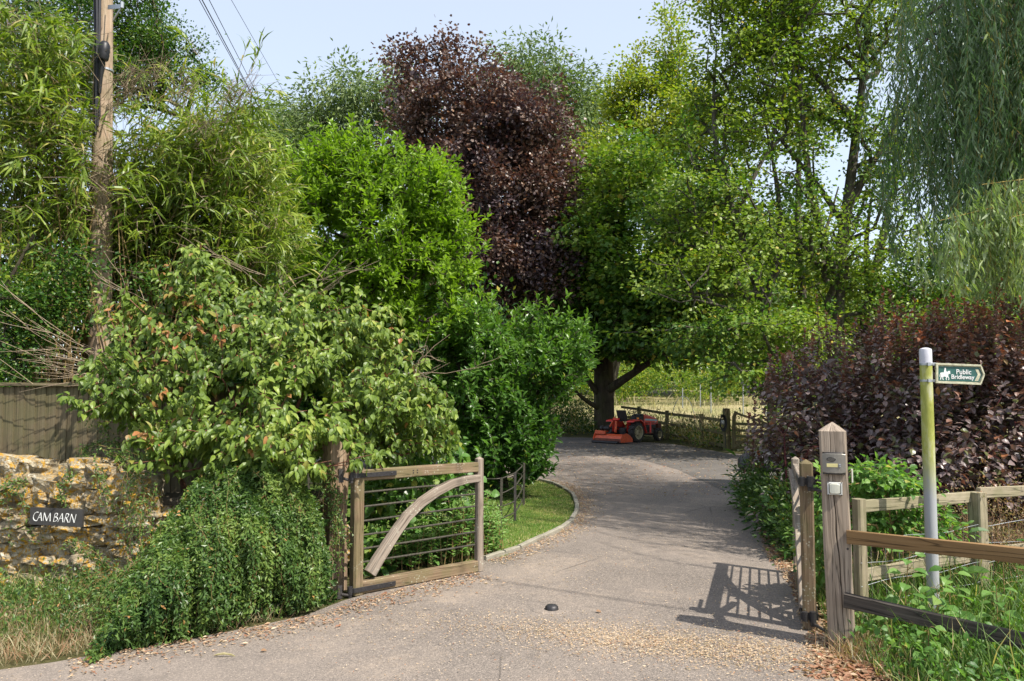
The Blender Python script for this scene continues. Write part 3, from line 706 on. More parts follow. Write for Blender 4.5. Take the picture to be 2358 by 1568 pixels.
for z, nm in ((.93, 0), (.055, 1)):
    hb = MB(); hb.beam(P(-.05, z, .052), P(.335, z - .004, .040), .006, .036, ch=.001)
    hb.cyl(P(-.072, z - .03, .03), P(-.072, z + .032, .03), .021, 12); hb.beam(P(-.07, z, .03), P(-.05, z, .05), .02, .036, ch=.002)
    h = hb.build('hinge_strap', M_STEEL, g)
    for s in (.06, .17, .29): MB().lathe(P(s, z - .001, .042), n, [(.0085, 0), (.0085, .004), (.004, .007)], 8).build('bolt', M_IRON, h)
    MB().beam(P(-.16, z - .045, .03), P(-.16, z + .055, .03), .04, .008, up=tuple(n), ch=.001).cyl(P(-.15, z - .012, .03), P(-.075, z - .036, .03), .011, 8).cyl(P(-.072, z - .055, .03), P(-.072, z - .028, .03), .016, 10).build('hinge_pin', M_IRON, g)
for s, z in ((.505, .935), (.505, .915), (.545, .935), (.545, .915)): MB().lathe(P(s, z, .03), n, [(.006, -.01), (.006, .003), (.002, .005)], 7).build('bolt', M_IRON, g)
MB().lathe(np.array([-1.425, 6.47, .40]) + np.array([.055, -.105, 0]), (.67, -.74, 0), [(.026, 0), (.026, .01), (.012, .03)], 12).build('keeper', M_IRON, gp)

# ------------------------------------------------------------------ right gatepost, intercom, switch, right gate
RP = np.array([2.052, 5.06, 0]); LEAN_RP = -.020; ROT = math.radians(-21)
rp = thing('gate_post', 'grey square oak gatepost with pointed top and long crack', 'gatepost', RP)
squarepost(MB(), RP[:2], .159, 0, 1.338, ROT, .007, pyr=.055, crack=True, k=44, lean=LEAN_RP).build('post', M_OAKP, rp)
fr = np.array([math.sin(ROT), -math.cos(ROT), 0]); rx = np.array([math.cos(ROT), math.sin(ROT), 0]); up = np.array([0, 0, 1.0])
def onpost(u, v, off=0.0):
    a, b = (u - 1178.5) / F, -(v - 784.0) / F; r = np.array([a, CP - SP * b, SP + CP * b]); c = RP + fr * (.0795 + off)
    t = np.dot(fr, c - np.array([0, 0, EYE])) / np.dot(fr, r); Q = r * t; Q[2] += EYE; return Q
def slab(m, c, w, h, t0, t1, bow=0.0, k=7, r=.008):
    """plate on the post face, gently bowed outwards"""
    R = []
    for q in np.linspace(-1, 1, k):
        x = q * w / 2; o = t1 + bow * (1 - q * q); hh = h / 2 - (r * .6 if abs(q) == 1 else 0)
        R.append([c + rx * x + fr * t0 - up * hh, c + rx * x + fr * (o - .003) - up * hh, c + rx * x + fr * o - up * (hh - .003), c + rx * x + fr * o + up * (hh - .003), c + rx * x + fr * (o - .003) + up * hh, c + rx * x + fr * t0 + up * hh])
    return m.loft(R)
ic = onpost(1919.5, 1066); it = thing('intercom_panel', 'grey metal intercom panel with speaker grille screwed to the gatepost', 'intercom', ic)
slab(MB(), ic, .134, .122, .0, .024, .012).build('faceplate', M_PANEL, it)
slab(MB(), ic + up * .0645, .130, .006, .0, .020, .012).build('top_trim', M_STEEL, it); slab(MB(), ic - up * .0645, .130, .007, .0, .022, .012).build('bottom_trim', M_STEEL, it)
gr = onpost(1913, 1057.5, .036); m = MB(); an = np.linspace(0, 2 * math.pi, 21)[:-1]
m.loft([[gr + rx * math.cos(a) * .027 * s + up * math.sin(a) * .0145 * s + fr * o for a in an] for s, o in ((1, -.004), (1, .0005), (.93, .002))]); m.build('speaker_grille', M_BLK, it)
m = MB()
for k in range(5):
    z = (k - 2) * .0048; wdt = .022 * math.sqrt(1 - (z / .0145) ** 2); m.beam(gr + rx * (-wdt) + up * (z - .002) + fr * .0028, gr + rx * wdt + up * (z + .002) + fr * .0028, .002, .0016, ch=.0003, seg=1)
m.build('grille_ribs', M_PANEL, it)
nl = onpost(1915.5, 1071.5, .036); MB().beam(nl - rx * .0315, nl + rx * .0315, .003, .0215, ch=.001, seg=1).build('name_strip', M_LABEL, it)
for dz in (.0055, -.0055): MB().beam(nl + rx * .038 + up * dz, nl + rx * .050 + up * dz, .005, .0075, ch=.001, seg=1).build('call_button', M_GALV, it)
sw = onpost(1921.5, 1124); st = thing('switch_box', 'cream weatherproof rocker switch below the intercom on the gatepost', 'switch', sw)
slab(MB(), sw, .087, .087, 0, .026, 0, 2).build('box', M_PLASG, st)
slab(MB(), sw, .068, .070, .024, .0285, 0, 2).build('seal', M_BLK, st)
slab(MB(), sw, .060, .062, .026, .034, .003, 5).build('rocker', M_PLASW, st)
for sx in (-1, 1):
    for sz in (-1, 1): MB().lathe(sw + rx * sx * .038 + up * sz * .038 + fr * .026, fr, [(.0035, -.002), (.0035, .0012)], 7).build('screw', M_IRON, st)
for z, s in ((1.20, .011), (.62, .008)):
    MB().lathe(RP + rx * (-.024 if z > 1 else .045) + fr * .079 + up * z, fr, [(s, -.004), (s, .004), (s * .6, .007)], 9).build('bolt', M_IRON, rp)
kb = RP + rx * .083 + up * 1.06 - fr * .0; MB().beam(kb - up * .04, kb + up * .04, .010, .05, up=tuple(fr), ch=.003, seg=1).build('side_box', M_PLASW, rp)
A2 = np.array([1.985, 5.42, 0]); B2 = np.array([2.465, 6.98, 0])
gR, P2, L2, d2, n2 = make_gate(A2, B2, 'open timber driveway gate seen edge-on beside the purple hedge', 1.10, .995, True, GG)
n2 = np.array([-d2[1], d2[0], 0])
qs = np.linspace(0, 1, 10); C2 = [P2(.10 + (L2 - .16) * q ** 1.35, .10 + .78 * math.sin(q * math.pi / 2) ** 1.0, -.035) for q in qs]
ribbon_beam(MB(), C2, n2, np.linspace(.095, .062, 10), .05).build('curved_brace', M_OAKB, gR)
for z in (.785, .677, .569, .460, .352, .243):
    MB().tube([P2(.035 + (L2 - .06) * q, z, .0) for q in np.linspace(0, 1, 5)], .0085, 7).build('bar', M_IRONF, gR, smooth=True)
for z in (.985, .10):
    hb = MB(); hb.beam(P2(-.05, z, .052), P2(.30, z, .050), .006, .04, ch=.001); hb.beam(P2(-.05, z, -.052), P2(.30, z, -.050), .006, .04, ch=.001)
    hb.cyl(P2(-.062, z - .035, .02), P2(-.062, z + .035, .02), .022, 12); hb.cyl(P2(-.062, z - .03, -.03), P2(-.062, z + .03, -.03), .018, 12); hb.beam(P2(-.048, z, -.055), P2(-.048, z, .055), .008, .045, ch=.001)
    hb.build('hinge_strap', M_STEEL, gR)
    q = P2(-.062, z - .045, .02); MB().tube([q, RP + np.array([-.03, .05, z - .045])], [.011, .011], 8).cyl(q - up * .015, q + up * .014, .017, 10).build('hinge_pin', M_IRON, gR)
op = thing('gate_opener', 'pale grey gate motor arm between the right gate and its post', 'gate opener', (2.10, 5.20, 1.0))
MB().tube([P2(.25, 1.03, .10) + np.array([.14, 0, 0]), (2.07, 5.30, 1.035), (2.06, 5.17, 1.035)], [.03, .034, .034], 14).build('motor_tube', M_PLASG, op, smooth=True)
MB().tube([(2.05, 5.17, 1.03), (2.045, 5.15, .955)], [.03, .028], 12).build('motor_housing', M_PLASG, op, smooth=True)

# ------------------------------------------------------------------ front rails fixed to the post, rear post-and-rail fence
fe = thing('rail_fence', 'two-rail fence running from the grey gatepost towards the viewer, brown upper rail', 'fence', (2.9, 4.5, 0))
a, b = W(1951, 1237, 4.965), W(2357, 1278, 4.38); dd = b - a
MB().beam(a, b + dd * .9, .038, .082, ch=.003, jit=.004).build('rail', M_RAILN, fe, label='newer brown upper rail')
a, b = W(1944, 1379, 4.955), W(2357, 1476, 4.38); dd = b - a
MB().beam(a, b + dd * .9, .038, .084, ch=.003, jit=.005).build('rail', M_RAILD, fe, label='blackened old lower rail')
e = b + dd * .85; squarepost(MB(), (e[0] + .03, e[1] + .08), .1, 0, .8, -.6, .004, pyr=.01, k=6).build('post', M_RAILP, fe)
rf = thing('post_and_rail_fence', 'pale post and rail fence with wire behind the signpost', 'fence', (3.0, 5.9, 0))
PA = np.array([2.37, 5.50, 0]); PB = np.array([3.585, 6.20, 0]); PC = PB + (PB - PA) * 1.25 + np.array([.1, -.15, 0])
for q, w, zt in ((PA, .075, .852), (PB, .105, .808), (PC, .1, .80)):
    squarepost(MB(), q[:2], w, 0, zt, math.radians(24), .004, k=8).build('post', M_RAILP, rf)
def fr_pt(u, v): return plane_hit(u, v, PA, PB, 0)
for (q0, q1) in ((PA, PB), (PB, PC)):
    for z0, z1, hgt in ((.80, .765, .08), (.335, .32, .085)):
        MB().beam(q0 + [.03, .03, z0], q1 + [-.03, .03, z1], .035, hgt, ch=.003, jit=.003).build('rail', M_RAILP, rf)
    dq = q1 - q0; L = np.linalg.norm(dq)
    for z in (.56, .42, .28, .15):
        MB().tube([q0 + dq * t + np.array([-.02, -.05, z + .012 * math.sin(9 * t + z * 20)]) for t in np.linspace(0, 1, 12)], .0016, 4).build('wire', M_GALV, rf)
    for t in np.arange(.08, 1, .11):
        MB().tube([q0 + dq * t + np.array([-.02, -.05, z]) for z in (.58, .36, .12)], .0013, 4).build('wire', M_GALV, rf)

# ------------------------------------------------------------------ bridleway signpost
SPB = np.array([2.832, 5.45, 0]); r0 = .0395
m_pole = NT('lichened_grey_pole'); pz = m_pole.n('ShaderNodeSeparateXYZ', Vector=m_pole.pos()); 
nn_ = m_pole.noise(m_pole.pos((1, 1, .35)), 16, 5, .7, .5)
hz_ = m_pole.ramp(m_pole.math('ADD', m_pole.math('MULTIPLY', pz.outputs[2], .5), m_pole.math('MULTIPLY', nn_, .25)), [(.55, 0.0), (.70, 1.0)])
cc_ = m_pole.mix((.34, .345, .36), m_pole.ramp(nn_, [(.3, (.20, .22, .03)), (.5, (.33, .34, .08)), (.68, (.44, .44, .30))]), hz_)
m_pole.pbr(cc_, .55, .1, m_pole.bump(nn_, .3, .003), .4)
sp = thing('signpost', 'grey metal pole streaked green with lichen holding the bridleway sign', 'signpost', SPB)
MB().lathe(SPB, (0, 0, 1), [(r0, 0), (r0, .5), (r0, 1.0), (r0, 1.4), (r0, 1.775)], 24).build('pole', m_pole.m, sp, smooth=True)
MB().lathe(SPB + up * 1.777, (0, 0, 1), [(r0 + .0006, 0), (r0 + .0006, .088), (r0 - .002, .098), (.018, .106), (.004, .108)], 24).build('cap', m_plain('pale_grey_cap', (.50, .50, .55), .5, 0, .05, 30), sp, smooth=True)
s_ = 5.45 / 1833 / 11.975
for zz in (636, 1085):
    zc = 1.6 + (896 - (1080 + zz / 8.712) / 1.3746) / 1833 * 5.45
    m = MB().lathe(SPB + up * (zc - .008), (0, 0, 1), [(r0 + .0005, 0), (r0 + .003, .001), (r0 + .003, .014), (r0 + .0005, .015)], 24)
    m.beam(SPB + np.array([-.008, -.044, zc]), SPB + np.array([-.008, -.062, zc]), .02, .022, ch=.002, seg=1); m.beam(SPB + np.array([.036, -.012, zc]), SPB + np.array([.062, -.016, zc]), .016, .02, ch=.002, seg=1)
    m.build('clamp', M_GALV, sp)
SGO = SPB + np.array([.050, -.030, 0]); zc0 = 1.6 + (896 - (1080 + 895 / 8.712) / 1.3746) / 1833 * 5.45
tilt = math.radians(-1.9); yaw = math.radians(-6)
sx = np.array([math.cos(yaw) * math.cos(tilt), math.sin(yaw), math.sin(tilt)]); sz = np.array([-math.sin(tilt), 0, math.cos(tilt)]); sy = np.cross(sz, sx); sy = -np.cross(sx, sz); sy = np.array([0, 1.0, 0]) if sy[1] <= 0 else sy
def S(zx, zy): return ((zx - 590) * s_, (895 - (zy - (zx - 590) * .022)) * s_)
sgo = SGO + up * zc0
sb = thing('bridleway_sign', 'green arrow-shaped sign reading Public Bridleway with horse and rider', 'sign', sgo)
M_SGRN = m_plain('sign_green', (.035, .115, .10), .4, 0, .12, 18); M_SFRM = m_plain('mossy_cream_frame', (.50, .48, .34), .6, 0, .35, 45, bump=.3)
out = [S(*q) for q in [(590, 600), (1745, 640), (1855, 905), (1745, 1170), (590, 1160)]]
MB().prism(out, sgo + sy * .006, sx, sz, sy, .004).build('backing', M_SFRM, sb)
MB().prism([S(*q) for q in [(655, 690), (1725, 715), (1800, 905), (1715, 1112), (650, 1085)]], sgo + sy * .003, sx, sz, sy, .003).build('green_panel', M_SGRN, sb)
def bar2(pts, w, nm, mat, z=.0, t=.012):
    m = MB()
    for (a, b) in zip(pts[:-1], pts[1:]):
        a, b = np.array(S(*a)), np.array(S(*b)); A_ = sgo + sx * a[0] + sz * a[1] - sy * z; B_ = sgo + sx * b[0] + sz * b[1] - sy * z
        m.beam(A_, B_, t, w, up=tuple(np.cross(B_ - A_, sy)), ch=.001, seg=1)
    m.build(nm, mat, sb)
bar2([(590, 628), (1762, 668)], .013, 'frame_rail', M_SFRM); bar2([(590, 1125), (1755, 1165)], .014, 'frame_rail', M_SFRM)
bar2([(620, 660), (620, 1100)], .013, 'frame_end', M_SFRM); bar2([(1760, 690), (1838, 910)], .010, 'frame_tip', M_SFRM); bar2([(1838, 912), (1752, 1150)], .010, 'frame_tip', M_SFRM)
MB().prism([S(*q) for q in [(1618, 765), (1700, 770), (1765, 910), (1690, 1088), (1605, 1084), (1682, 908)]], sgo + sy * .0018, sx, sz, sy, .0013).build('chevron', M_SFRM, sb)
HR = [(690, 975), (700, 925), (705, 890), (725, 866), (760, 860), (810, 860), (808, 838), (815, 790), (824, 768), (818, 745), (838, 728), (858, 745), (858, 770), (858, 785), (864, 815), (878, 842), (888, 856), (905, 830), (925, 816), (945, 822), (968, 812), (964, 838), (972, 888), (957, 908), (942, 882), (927, 900), (917, 950), (927, 983), (944, 1010), (942, 1060), (920, 1072), (920, 1056), (927, 1020), (902, 985), (886, 1000), (872, 1025), (882, 1064), (860, 1068), (853, 1020), (864, 980), (800, 970), (787, 985), (784, 1020), (804, 1062), (782, 1068), (762, 1020), (765, 985), (752, 975), (737, 1010), (724, 1060), (702, 1058), (714, 1010), (722, 960), (733, 925), (727, 892), (718, 907), (712, 958), (702, 976)]
MB().prism([S(*q) for q in HR[::-1]], sgo + sy * .0018, sx, sz, sy, .0013).build('horse_and_rider', M_WHITE, sb)
def text_mesh(body, size, bold=0.0, ext=.0006):
    cu = bpy.data.curves.new('lettering', 'FONT'); cu.body = body; cu.size = size; cu.offset = bold; cu.extrude = ext; cu.align_x = 'LEFT'
    o = bpy.data.objects.new('lettering', cu); COL.objects.link(o); bpy.context.view_layer.update()
    me = bpy.data.meshes.new_from_object(o.evaluated_get(bpy.context.evaluated_depsgraph_get())); COL.objects.unlink(o); bpy.data.objects.remove(o); return me
for txt, zx, zy, wz in (('Public', 1128, 898, 385), ('Bridleway', 1000, 1030, 595)):
    me = text_mesh(txt, .042, .0005); co = np.array([v.co[:] for v in me.vertices]); k = wz * s_ / (co[:, 0].max() - co[:, 0].min()); kz = 1.12 * k
    x0 = co[:, 0].min(); p = S(zx, zy)
    for v in me.vertices:
        q = (v.co.x - x0) * k; v.co = Vector(sx * (p[0] + q) + sz * (p[1] + v.co.y * kz) + sy * (.0012 - v.co.z))
    me.materials.clear(); me.materials.append(M_WHITE); o = bpy.data.objects.new('lettering', me); link(o, sb)

# ------------------------------------------------------------------ iron estate fence on the lawn
ef = thing('estate_fence', 'low curved iron estate fence on the lawn beyond the left gate', 'fence', (-.13, 9.3, 0))
EP = [(-2.6, 10.3), (-1.55, 10.0), (-.77, 9.65), (-.13, 9.25), (.035, 9.8), (.16, 11.1), (-.2, 12.2), (-.9, 12.9)]
for i, p in enumerate(EP):
    MB().beam((p[0], p[1], 0), (p[0] + random.uniform(-.01, .01), p[1], .585), .012, .032, up=(1, .3, 0), ch=.002).build('post', M_IRONF if i != 4 else M_IRON, ef)
s = np.linspace(0, len(EP) - 1, 60); EPa = np.array(EP)
for z in (.565, .41, .25, .10):
    xs_ = np.interp(s, range(len(EP)), EPa[:, 0]); ys_ = np.interp(s, range(len(EP)), EPa[:, 1])
    for _ in range(3):
        xs_[1:-1] = xs_[1:-1] * .5 + (xs_[:-2] + xs_[2:]) * .25; ys_[1:-1] = ys_[1:-1] * .5 + (ys_[:-2] + ys_[2:]) * .25
    MB().tube(np.stack([xs_, ys_, z + .012 * np.sin(s * 2.1 + z * 11)], 1), .008, 5).build('rail', M_IRONF, ef)

# ------------------------------------------------------------------ far post-and-rail fence, field gate
ff = thing('post_and_rail_fence', 'dark mossy post and rail fence behind the red tractor', 'fence', (5.0, 25.5, 0))
FP = [np.array([5.62, 21.2]), np.array([5.42, 22.9]), np.array([5.02, 25.9]), np.array([4.45, 28.0]), np.array([4.0, 29.3])]
FPz = [.80, .82, .84, .93, .98]
for i, p in enumerate(FP[1:-1]): MB().beam((*p, -.05), (*p, FPz[i + 1] + .07), .10, .10, up=(1, .2, 0), ch=.008).build('post', M_FARW, ff)
p = (FP[0] + FP[1]) / 2
for i in range(len(FP) - 1):
    for dz in (0, -.33, -.66): 
        MB().beam((*(FP[i] + [0, -.07]), FPz[i] + dz - .03), (*(FP[i + 1] + [0, -.07]), FPz[i + 1] + dz - .03), .04, .085, ch=.004).build('rail', M_FARW, ff)
fp = thing('gate_post', 'stout mossy gatepost at the far field gate', 'gatepost', (5.66, 21.1, 0))
squarepost(MB(), (5.66, 21.1), .15, 0, 1.09, .2, .008, pyr=.01, k=8).build('post', M_FARW, fp)
hc = thing('hose_coil', 'black hose coiled and hung on the far gatepost', 'hose', (5.52, 20.98, .75))
m = MB()
for k in range(6):
    an = np.linspace(0, 2 * math.pi, 15); R_ = .13 + .012 * k
    m.tube([(5.52 + .07 * math.cos(a) * (R_ / .15), 20.96 - .014 * k, .72 + R_ * 1.15 * math.sin(a)) for a in an], .011, 6)
m.tube([(5.56, 20.93, .62), (5.57, 20.9, .3), (5.58, 20.9, .05)], .011, 6); m.build('coil', M_BLK, hc)
MB().lathe((5.5, 20.93, .74), (0, -1, 0), [(.06, 0), (.06, .03), (.03, .05)], 14).build('holder', M_GALV, hc)
fg = thing('field_gate', 'dark wooden field gate with raised heel behind the purple hedge', 'gate', (5.78, 21.0, 0))
g0, g1 = np.array([5.80, 20.95, 0]), np.array([7.9, 19.4, 0]); gd = g1 - g0
MB().beam(g0 + [0, 0, .05], g0 + [0.02, 0, .90], .07, .09, up=tuple(gd / np.linalg.norm(gd))).beam(g0 + [0.02, 0, .88], g0 + [.07, -.03, 1.02], .06, .08, up=tuple(gd / np.linalg.norm(gd))).build('heel_stile', M_FARW, fg)
MB().beam(g1 + [0, 0, .05], g1 + [0, 0, .75], .07, .08, up=tuple(gd / np.linalg.norm(gd))).build('closing_stile', M_FARW, fg)
for z in (.70, .53, .38, .23, .09): MB().beam(g0 + [0, 0, z], g1 + [0, 0, z - .02], .03, .07, ch=.003).build('bar', M_FARW, fg)
MB().beam(g0 + [.05, -.05, .98], g0 + gd * .34 + [0, -.03, .72], .03, .06).build('heel_strap', M_FARW, fg)
MB().beam(g0 + [.02, -.04, .10], g0 + gd * .32 + [0, -.04, .68], .03, .06).build('brace', M_FARW, fg); MB().beam(g0 + gd * .33 + [0, -.04, .1], g0 + gd * .33 + [0, -.04, .68], .03, .06).build('brace', M_FARW, fg)

# ------------------------------------------------------------------ utility pole and overhead cables
up_b = np.array([-4.72, 9.2, 0]); ut = thing('utility_pole', 'tall timber utility pole rising through the bamboo', 'utility pole', up_b)
MB().tube([up_b + np.array([-.021 * z, 0, z]) for z in np.linspace(0, 9.4, 24)], [.138 - .006 * z for z in np.linspace(0, 9.4, 24)], 20).build('shaft', M_POLE, ut, smooth=True)
for i, (du, r) in enumerate(((217, .011), (221.5, .014), (227, .013), (231, .010))):
    pts = [W(du + 2 * math.sin(v * .01 + i), v, 9.2 - .128 + .003 * i + (.03 if du < 220 else 0)) for v in np.linspace(-900, 330 - 20 * i, 26)]
    MB().tube(pts, r, 6).build('riser_cable', M_CABLE, ut, smooth=True)
c0, c1 = W(236, 140, 9.02), W(242, 96, 9.02); MB().lathe(c0, c1 - c0, [(.03, -.0), (.055, .01), (.062, .03)] + [(.062 + .004 * (k % 2), .05 + k * .022) for k in range(5)] + [(.058, .19), (.035, .225), (.008, .235)], 18).build('splice_canister', M_BLK, ut, smooth=True)
MB().tube([W(236, 140, 9.03), W(232, 175, 9.05), W(229, 215, 9.06)], [.03, .024, .018], 10).build('cable_tail', M_BLK, ut, smooth=True)
MB().lathe(W(240, 163, 9.2), (0, 0, 1), [(.1015, -.012), (.105, -.011), (.105, .011), (.1015, .012)], 20).build('strap', M_GALV, ut)
m = MB(); q0, q1, q2 = W(249, 17, 9.08), W(281, 15, 8.86), W(260, 48, 9.08)
m.beam(q0, q1, .012, .05, ch=.002).beam(q1, q2, .012, .035, ch=.002).cyl(q1 - [0, 0, .02], q1 + [0, 0, .05], .02, 8); m.build('bracket', M_GALV, ut)
for u, v in ((256, 219), (205, 190), (249, 345)): MB().cyl(W(u, v, 9.08), W(u + 8, v, 8.9), .01, 6).build('step_bolt', M_GALV, ut)
def wire(a, b, sag, r, label):
    a, b = np.array(a), np.array(b); pts = [a + (b - a) * t - up * sag * 4 * t * (1 - t) for t in np.linspace(0, 1, 28)]
    o = MB().tube(pts, r, 5).build('overhead_cable', M_CABLE, None, loc=a); tag(o, label, 'cable', 'overhead cables'); return o
top = lambda dz, dx=0: np.array([-4.9 + dx, 9.12, dz])
def wire_px(uv0, uv1, d1, r, label, z0):
    # passes through pixel uv0 near the pole and uv1 far away
    A_ = top(z0); B_ = W(uv1[0], uv1[1], d1)
    wire(A_, B_, 0.0, r, label)
wire_px(None, (604, 262), 34, .013, 'thick black cable crossing the sky, lower of the close pair', 8.50)
wire_px(None, (615, 262), 34, .009, 'black cable just above the thick one in the sky', 8.75)
wire_px(None, (612, 278), 34, .009, 'black cable nearest the bamboo tips in the sky', 8.35)
wire_px(None, (692, 280), 34, .006, 'thin lone wire crossing the sky furthest right', 8.95)
wire((-4.6, 9.1, 9.0), (14, -2.6, 6.4), .3, .013, 'service cable from the pole passing overhead to the right')
# ------------------------------------------------------------------ compact tractor with flail mower
M_RED = m_plain('red_paint', (.66, .035, .022), .38, 0, .15, 12, .5); M_ORG = m_plain('orange_red_paint', (.62, .10, .035), .5, 0, .22, 14, .4)
M_RIM = m_plain('cream_rim', (.42, .37, .24), .5, 0, .2, 14); M_TYRE = m_plain('dusty_tyre', (.035, .033, .032), .8, 0, .4, 30)
M_SEAT = m_plain('black_seat', (.02, .018, .02), .6); M_AMB = m_plain('amber_lens', (.7, .22, .02), .3); M_BLUE = m_plain('pale_blue_stripe', (.35, .48, .58), .5); M_RUST = m_plain('rusty_red', (.16, .05, .03), .8, 0, .4, 20)
TO = np.array([3.45, 24.3, 0]); TH = math.radians(44)
tr = thing('compact_tractor', 'small red garden tractor parked by the dark fence', 'tractor', TO); tr.rotation_euler = (0, 0, TH)
def tb(m, nm, mat, par=None, smooth=False, **k): return m.build(nm, mat, par or tr, smooth, raw=True, **k)
def wheel(x, y, R, w, rim, side, nlug):
    ax = np.array([0, side, 0.0]); c = np.array([x, y, R])
    wh = MB().lathe(c - ax * w / 2, ax, [(rim, 0), (rim * 1.08, -.0), (R * .88, .004), (R * .94, w * .12), (R * .95, w * .5), (R * .94, w * .88), (R * .88, w - .004), (rim * 1.08, w), (rim, w)], 28, closed_ends=False)
    o = tb(wh, 'wheel', M_TYRE, smooth=True)
    m = MB()
    for i in range(nlug):
        for sg in (-1, 1):
            a = (i + (.5 if sg > 0 else 0)) / nlug * 2 * math.pi; a2 = a + .16
            f = lambda an, rr: c + np.array([math.cos(an) * rr, 0, math.sin(an) * rr])
            p = f(a2, R * .965) + np.array([0, 0.005 * sg, 0]); q = f(a, R * .955) + np.array([0, sg * w * .48, 0]); m.beam(p, q, .028 * R / .31, .05 * R / .31, up=tuple(f(a, 1) - c), ch=.004, seg=1)
    tb(m, 'tread', M_TYRE, o)
    rm = MB().lathe(c - ax * w * .5, ax, [(rim * .98, 0), (rim * .98, w * .2), (rim * .9, w * .55), (rim * .3, w * .50), (rim * .28, w * .62), (.0, w * .62)] if side < 0 else [(rim * .98, 0), (rim * .9, w * .5), (.0, w * .6)], 24, closed_ends=False)
    rm = MB().lathe(c + ax * w * .5, -ax, [(rim * 1.02, -.004), (rim * .93, 0.0), (rim * .88, w * .45), (rim * .34, w * .40), (rim * .30, w * .22), (.005, w * .20)], 26, closed_ends=False)
    tb(rm, 'rim', M_RIM, o, smooth=True)
    h = MB()
    for i in range(5): a = i / 5 * 6.283; h.lathe(c + ax * (w * .12) + np.array([math.cos(a), 0, math.sin(a)]) * rim * .5, ax, [(.014, 0), (.014, .015)], 7)
    tb(h, 'wheel_nuts', M_IRON, o)
for s in (-1, 1):
    wheel(0, s * .40, .31, .19, .20, s, 14); wheel(1.14, s * .37, .20, .13, .11, s, 12)
# chassis and engine
m = MB(); m.beam((-.16, 0, .33), (1.25, 0, .33), .24, .20, ch=.02).beam((.30, 0, .42), (.62, 0, .40), .30, .14, ch=.02).beam((.0, -.32, .31), (.0, .32, .31), .12, .12, ch=.02).beam((1.14, -.32, .20), (1.14, .32, .20), .07, .07); m.beam((.82, 0, .46), (1.34, 0, .46), .28, .18, ch=.02); tb(m, 'chassis', M_BLK)
# hood: tapering box with sloping top
def hood_ring(x, z0, z1, w, c=.03): return [(x, -w / 2, z0), (x, w / 2, z0), (x, w / 2, z1 - c), (x, w / 2 - c, z1), (x, -w / 2 + c, z1), (x, -w / 2, z1 - c)]
tb(MB().loft([hood_ring(.66, .50, .83, .40), hood_ring(.95, .50, .79, .39), hood_ring(1.28, .51, .72, .36), hood_ring(1.40, .52, .67, .34), hood_ring(1.43, .54, .63, .32)]), 'hood', M_RED)
for s in (-1, 1):
    m = MB().beam((.70, s * .2035, .672), (1.36, s * .182, .625), .004, .055, ch=.001); tb(m, 'side_stripe', M_BLUE)
    m = MB().beam((.72, s * .2045, .56), (1.36, s * .183, .545), .004, .02, ch=.001); tb(m, 'grille_slot', M_BLK)
m = MB().prism([(1.22, .56), (1.30, .575), (1.30, .59), (1.22, .58)], (0, -.1925, 0), (1, 0, 0), (0, 0, 1), (0, -1, 0), .002); tb(m, 'badge', M_WHITE)
tb(MB().box((1.52, 0, .42), .16, .34, .20, .01), 'front_weight', M_RUST)
# dash cowl, steering
tb(MB().loft([hood_ring(.50, .52, .80, .34), hood_ring(.66, .50, .84, .38)]), 'dashboard', M_BLK)
m = MB(); an = np.linspace(0, 2 * math.pi, 19); cx = np.array([.36, 0, .93]); e1 = np.array([math.cos(.5), 0, -math.sin(.5) * -1]); e1 = nrm(np.array([[.86, 0, .5]]))[0]; e2 = np.array([0, 1.0, 0])
m.tube([cx + e1 * .15 * math.cos(a) + e2 * .15 * math.sin(a) for a in an], .011, 6); m.cyl(cx, (.54, 0, .74), .014, 7)
for a in (.5, 2.6, 4.7): m.cyl(cx, cx + e1 * .15 * math.cos(a) + e2 * .15 * math.sin(a), .007, 5)
tb(m, 'steering_wheel', M_BLK)
# seat
m = MB(); m.beam((-.12, 0, .66), (.16, 0, .66), .36, .07, ch=.02); m.beam((-.13, 0, .68), (-.22, 0, .96), .36, .05, up=(1, 0, 0), ch=.02); st_ = tb(m, 'seat', M_SEAT)
# fenders following the wheels, footplate
for s in (-1, 1):
    R = .37; y0, y1 = s * .27, s * .52; pts = []
    prof = [(-.30, .62), (-.14, .655), (.08, .66), (.20, .60), (.30, .46), (.37, .28)]
    m = MB(); m.loft([[(x, y0, z), (x, y1, z), (x + .012, y1, z + .02 + .01), (x + .012, y0, z + .03)] for x, z in prof]); m.loft([[(x, y0, z - .0), (x + .012, y0, z + .02), (x + .012, y0 + s * .012, z + .02), (x, y0 + s * .012, .32)] for x, z in prof[:4]])
    tb(m, 'mudguard', M_RED)
    m = MB(); m.beam((.36, s * .36, .27), (.76, s * .33, .26), .26, .025); tb(m, 'footplate', M_RUST)
    m = MB(); m.beam((.74, s * .38, .24), (.90, s * .26, .58), .05, .06); tb(m, 'step_panel', M_RED)
    m = MB().box((.03, s * .44, .73), .055, .06, .05, .01); tb(m, 'indicator_lamp', M_AMB)
    m = MB().tube([(-.12, s * .32, .66), (-.10, s * .32, .78), (.05, s * .32, .79), (.08, s * .32, .67)], .012, 6); tb(m, 'grab_rail', M_BLK)
m = MB().box((-.30, .12, .70), .08, .22, .06, .01); tb(m, 'tool_box', M_RED)
# rear linkage
m = MB()
for s in (-1, 1): m.beam((-.10, s * .17, .28), (-.55, s * .22, .22), .02, .035).cyl((-.14, s * .17, .48), (-.40, s * .20, .26), .012, 6)
m.cyl((-.14, 0, .46), (-.50, 0, .44), .014, 6); tb(m, 'linkage', M_BLK)
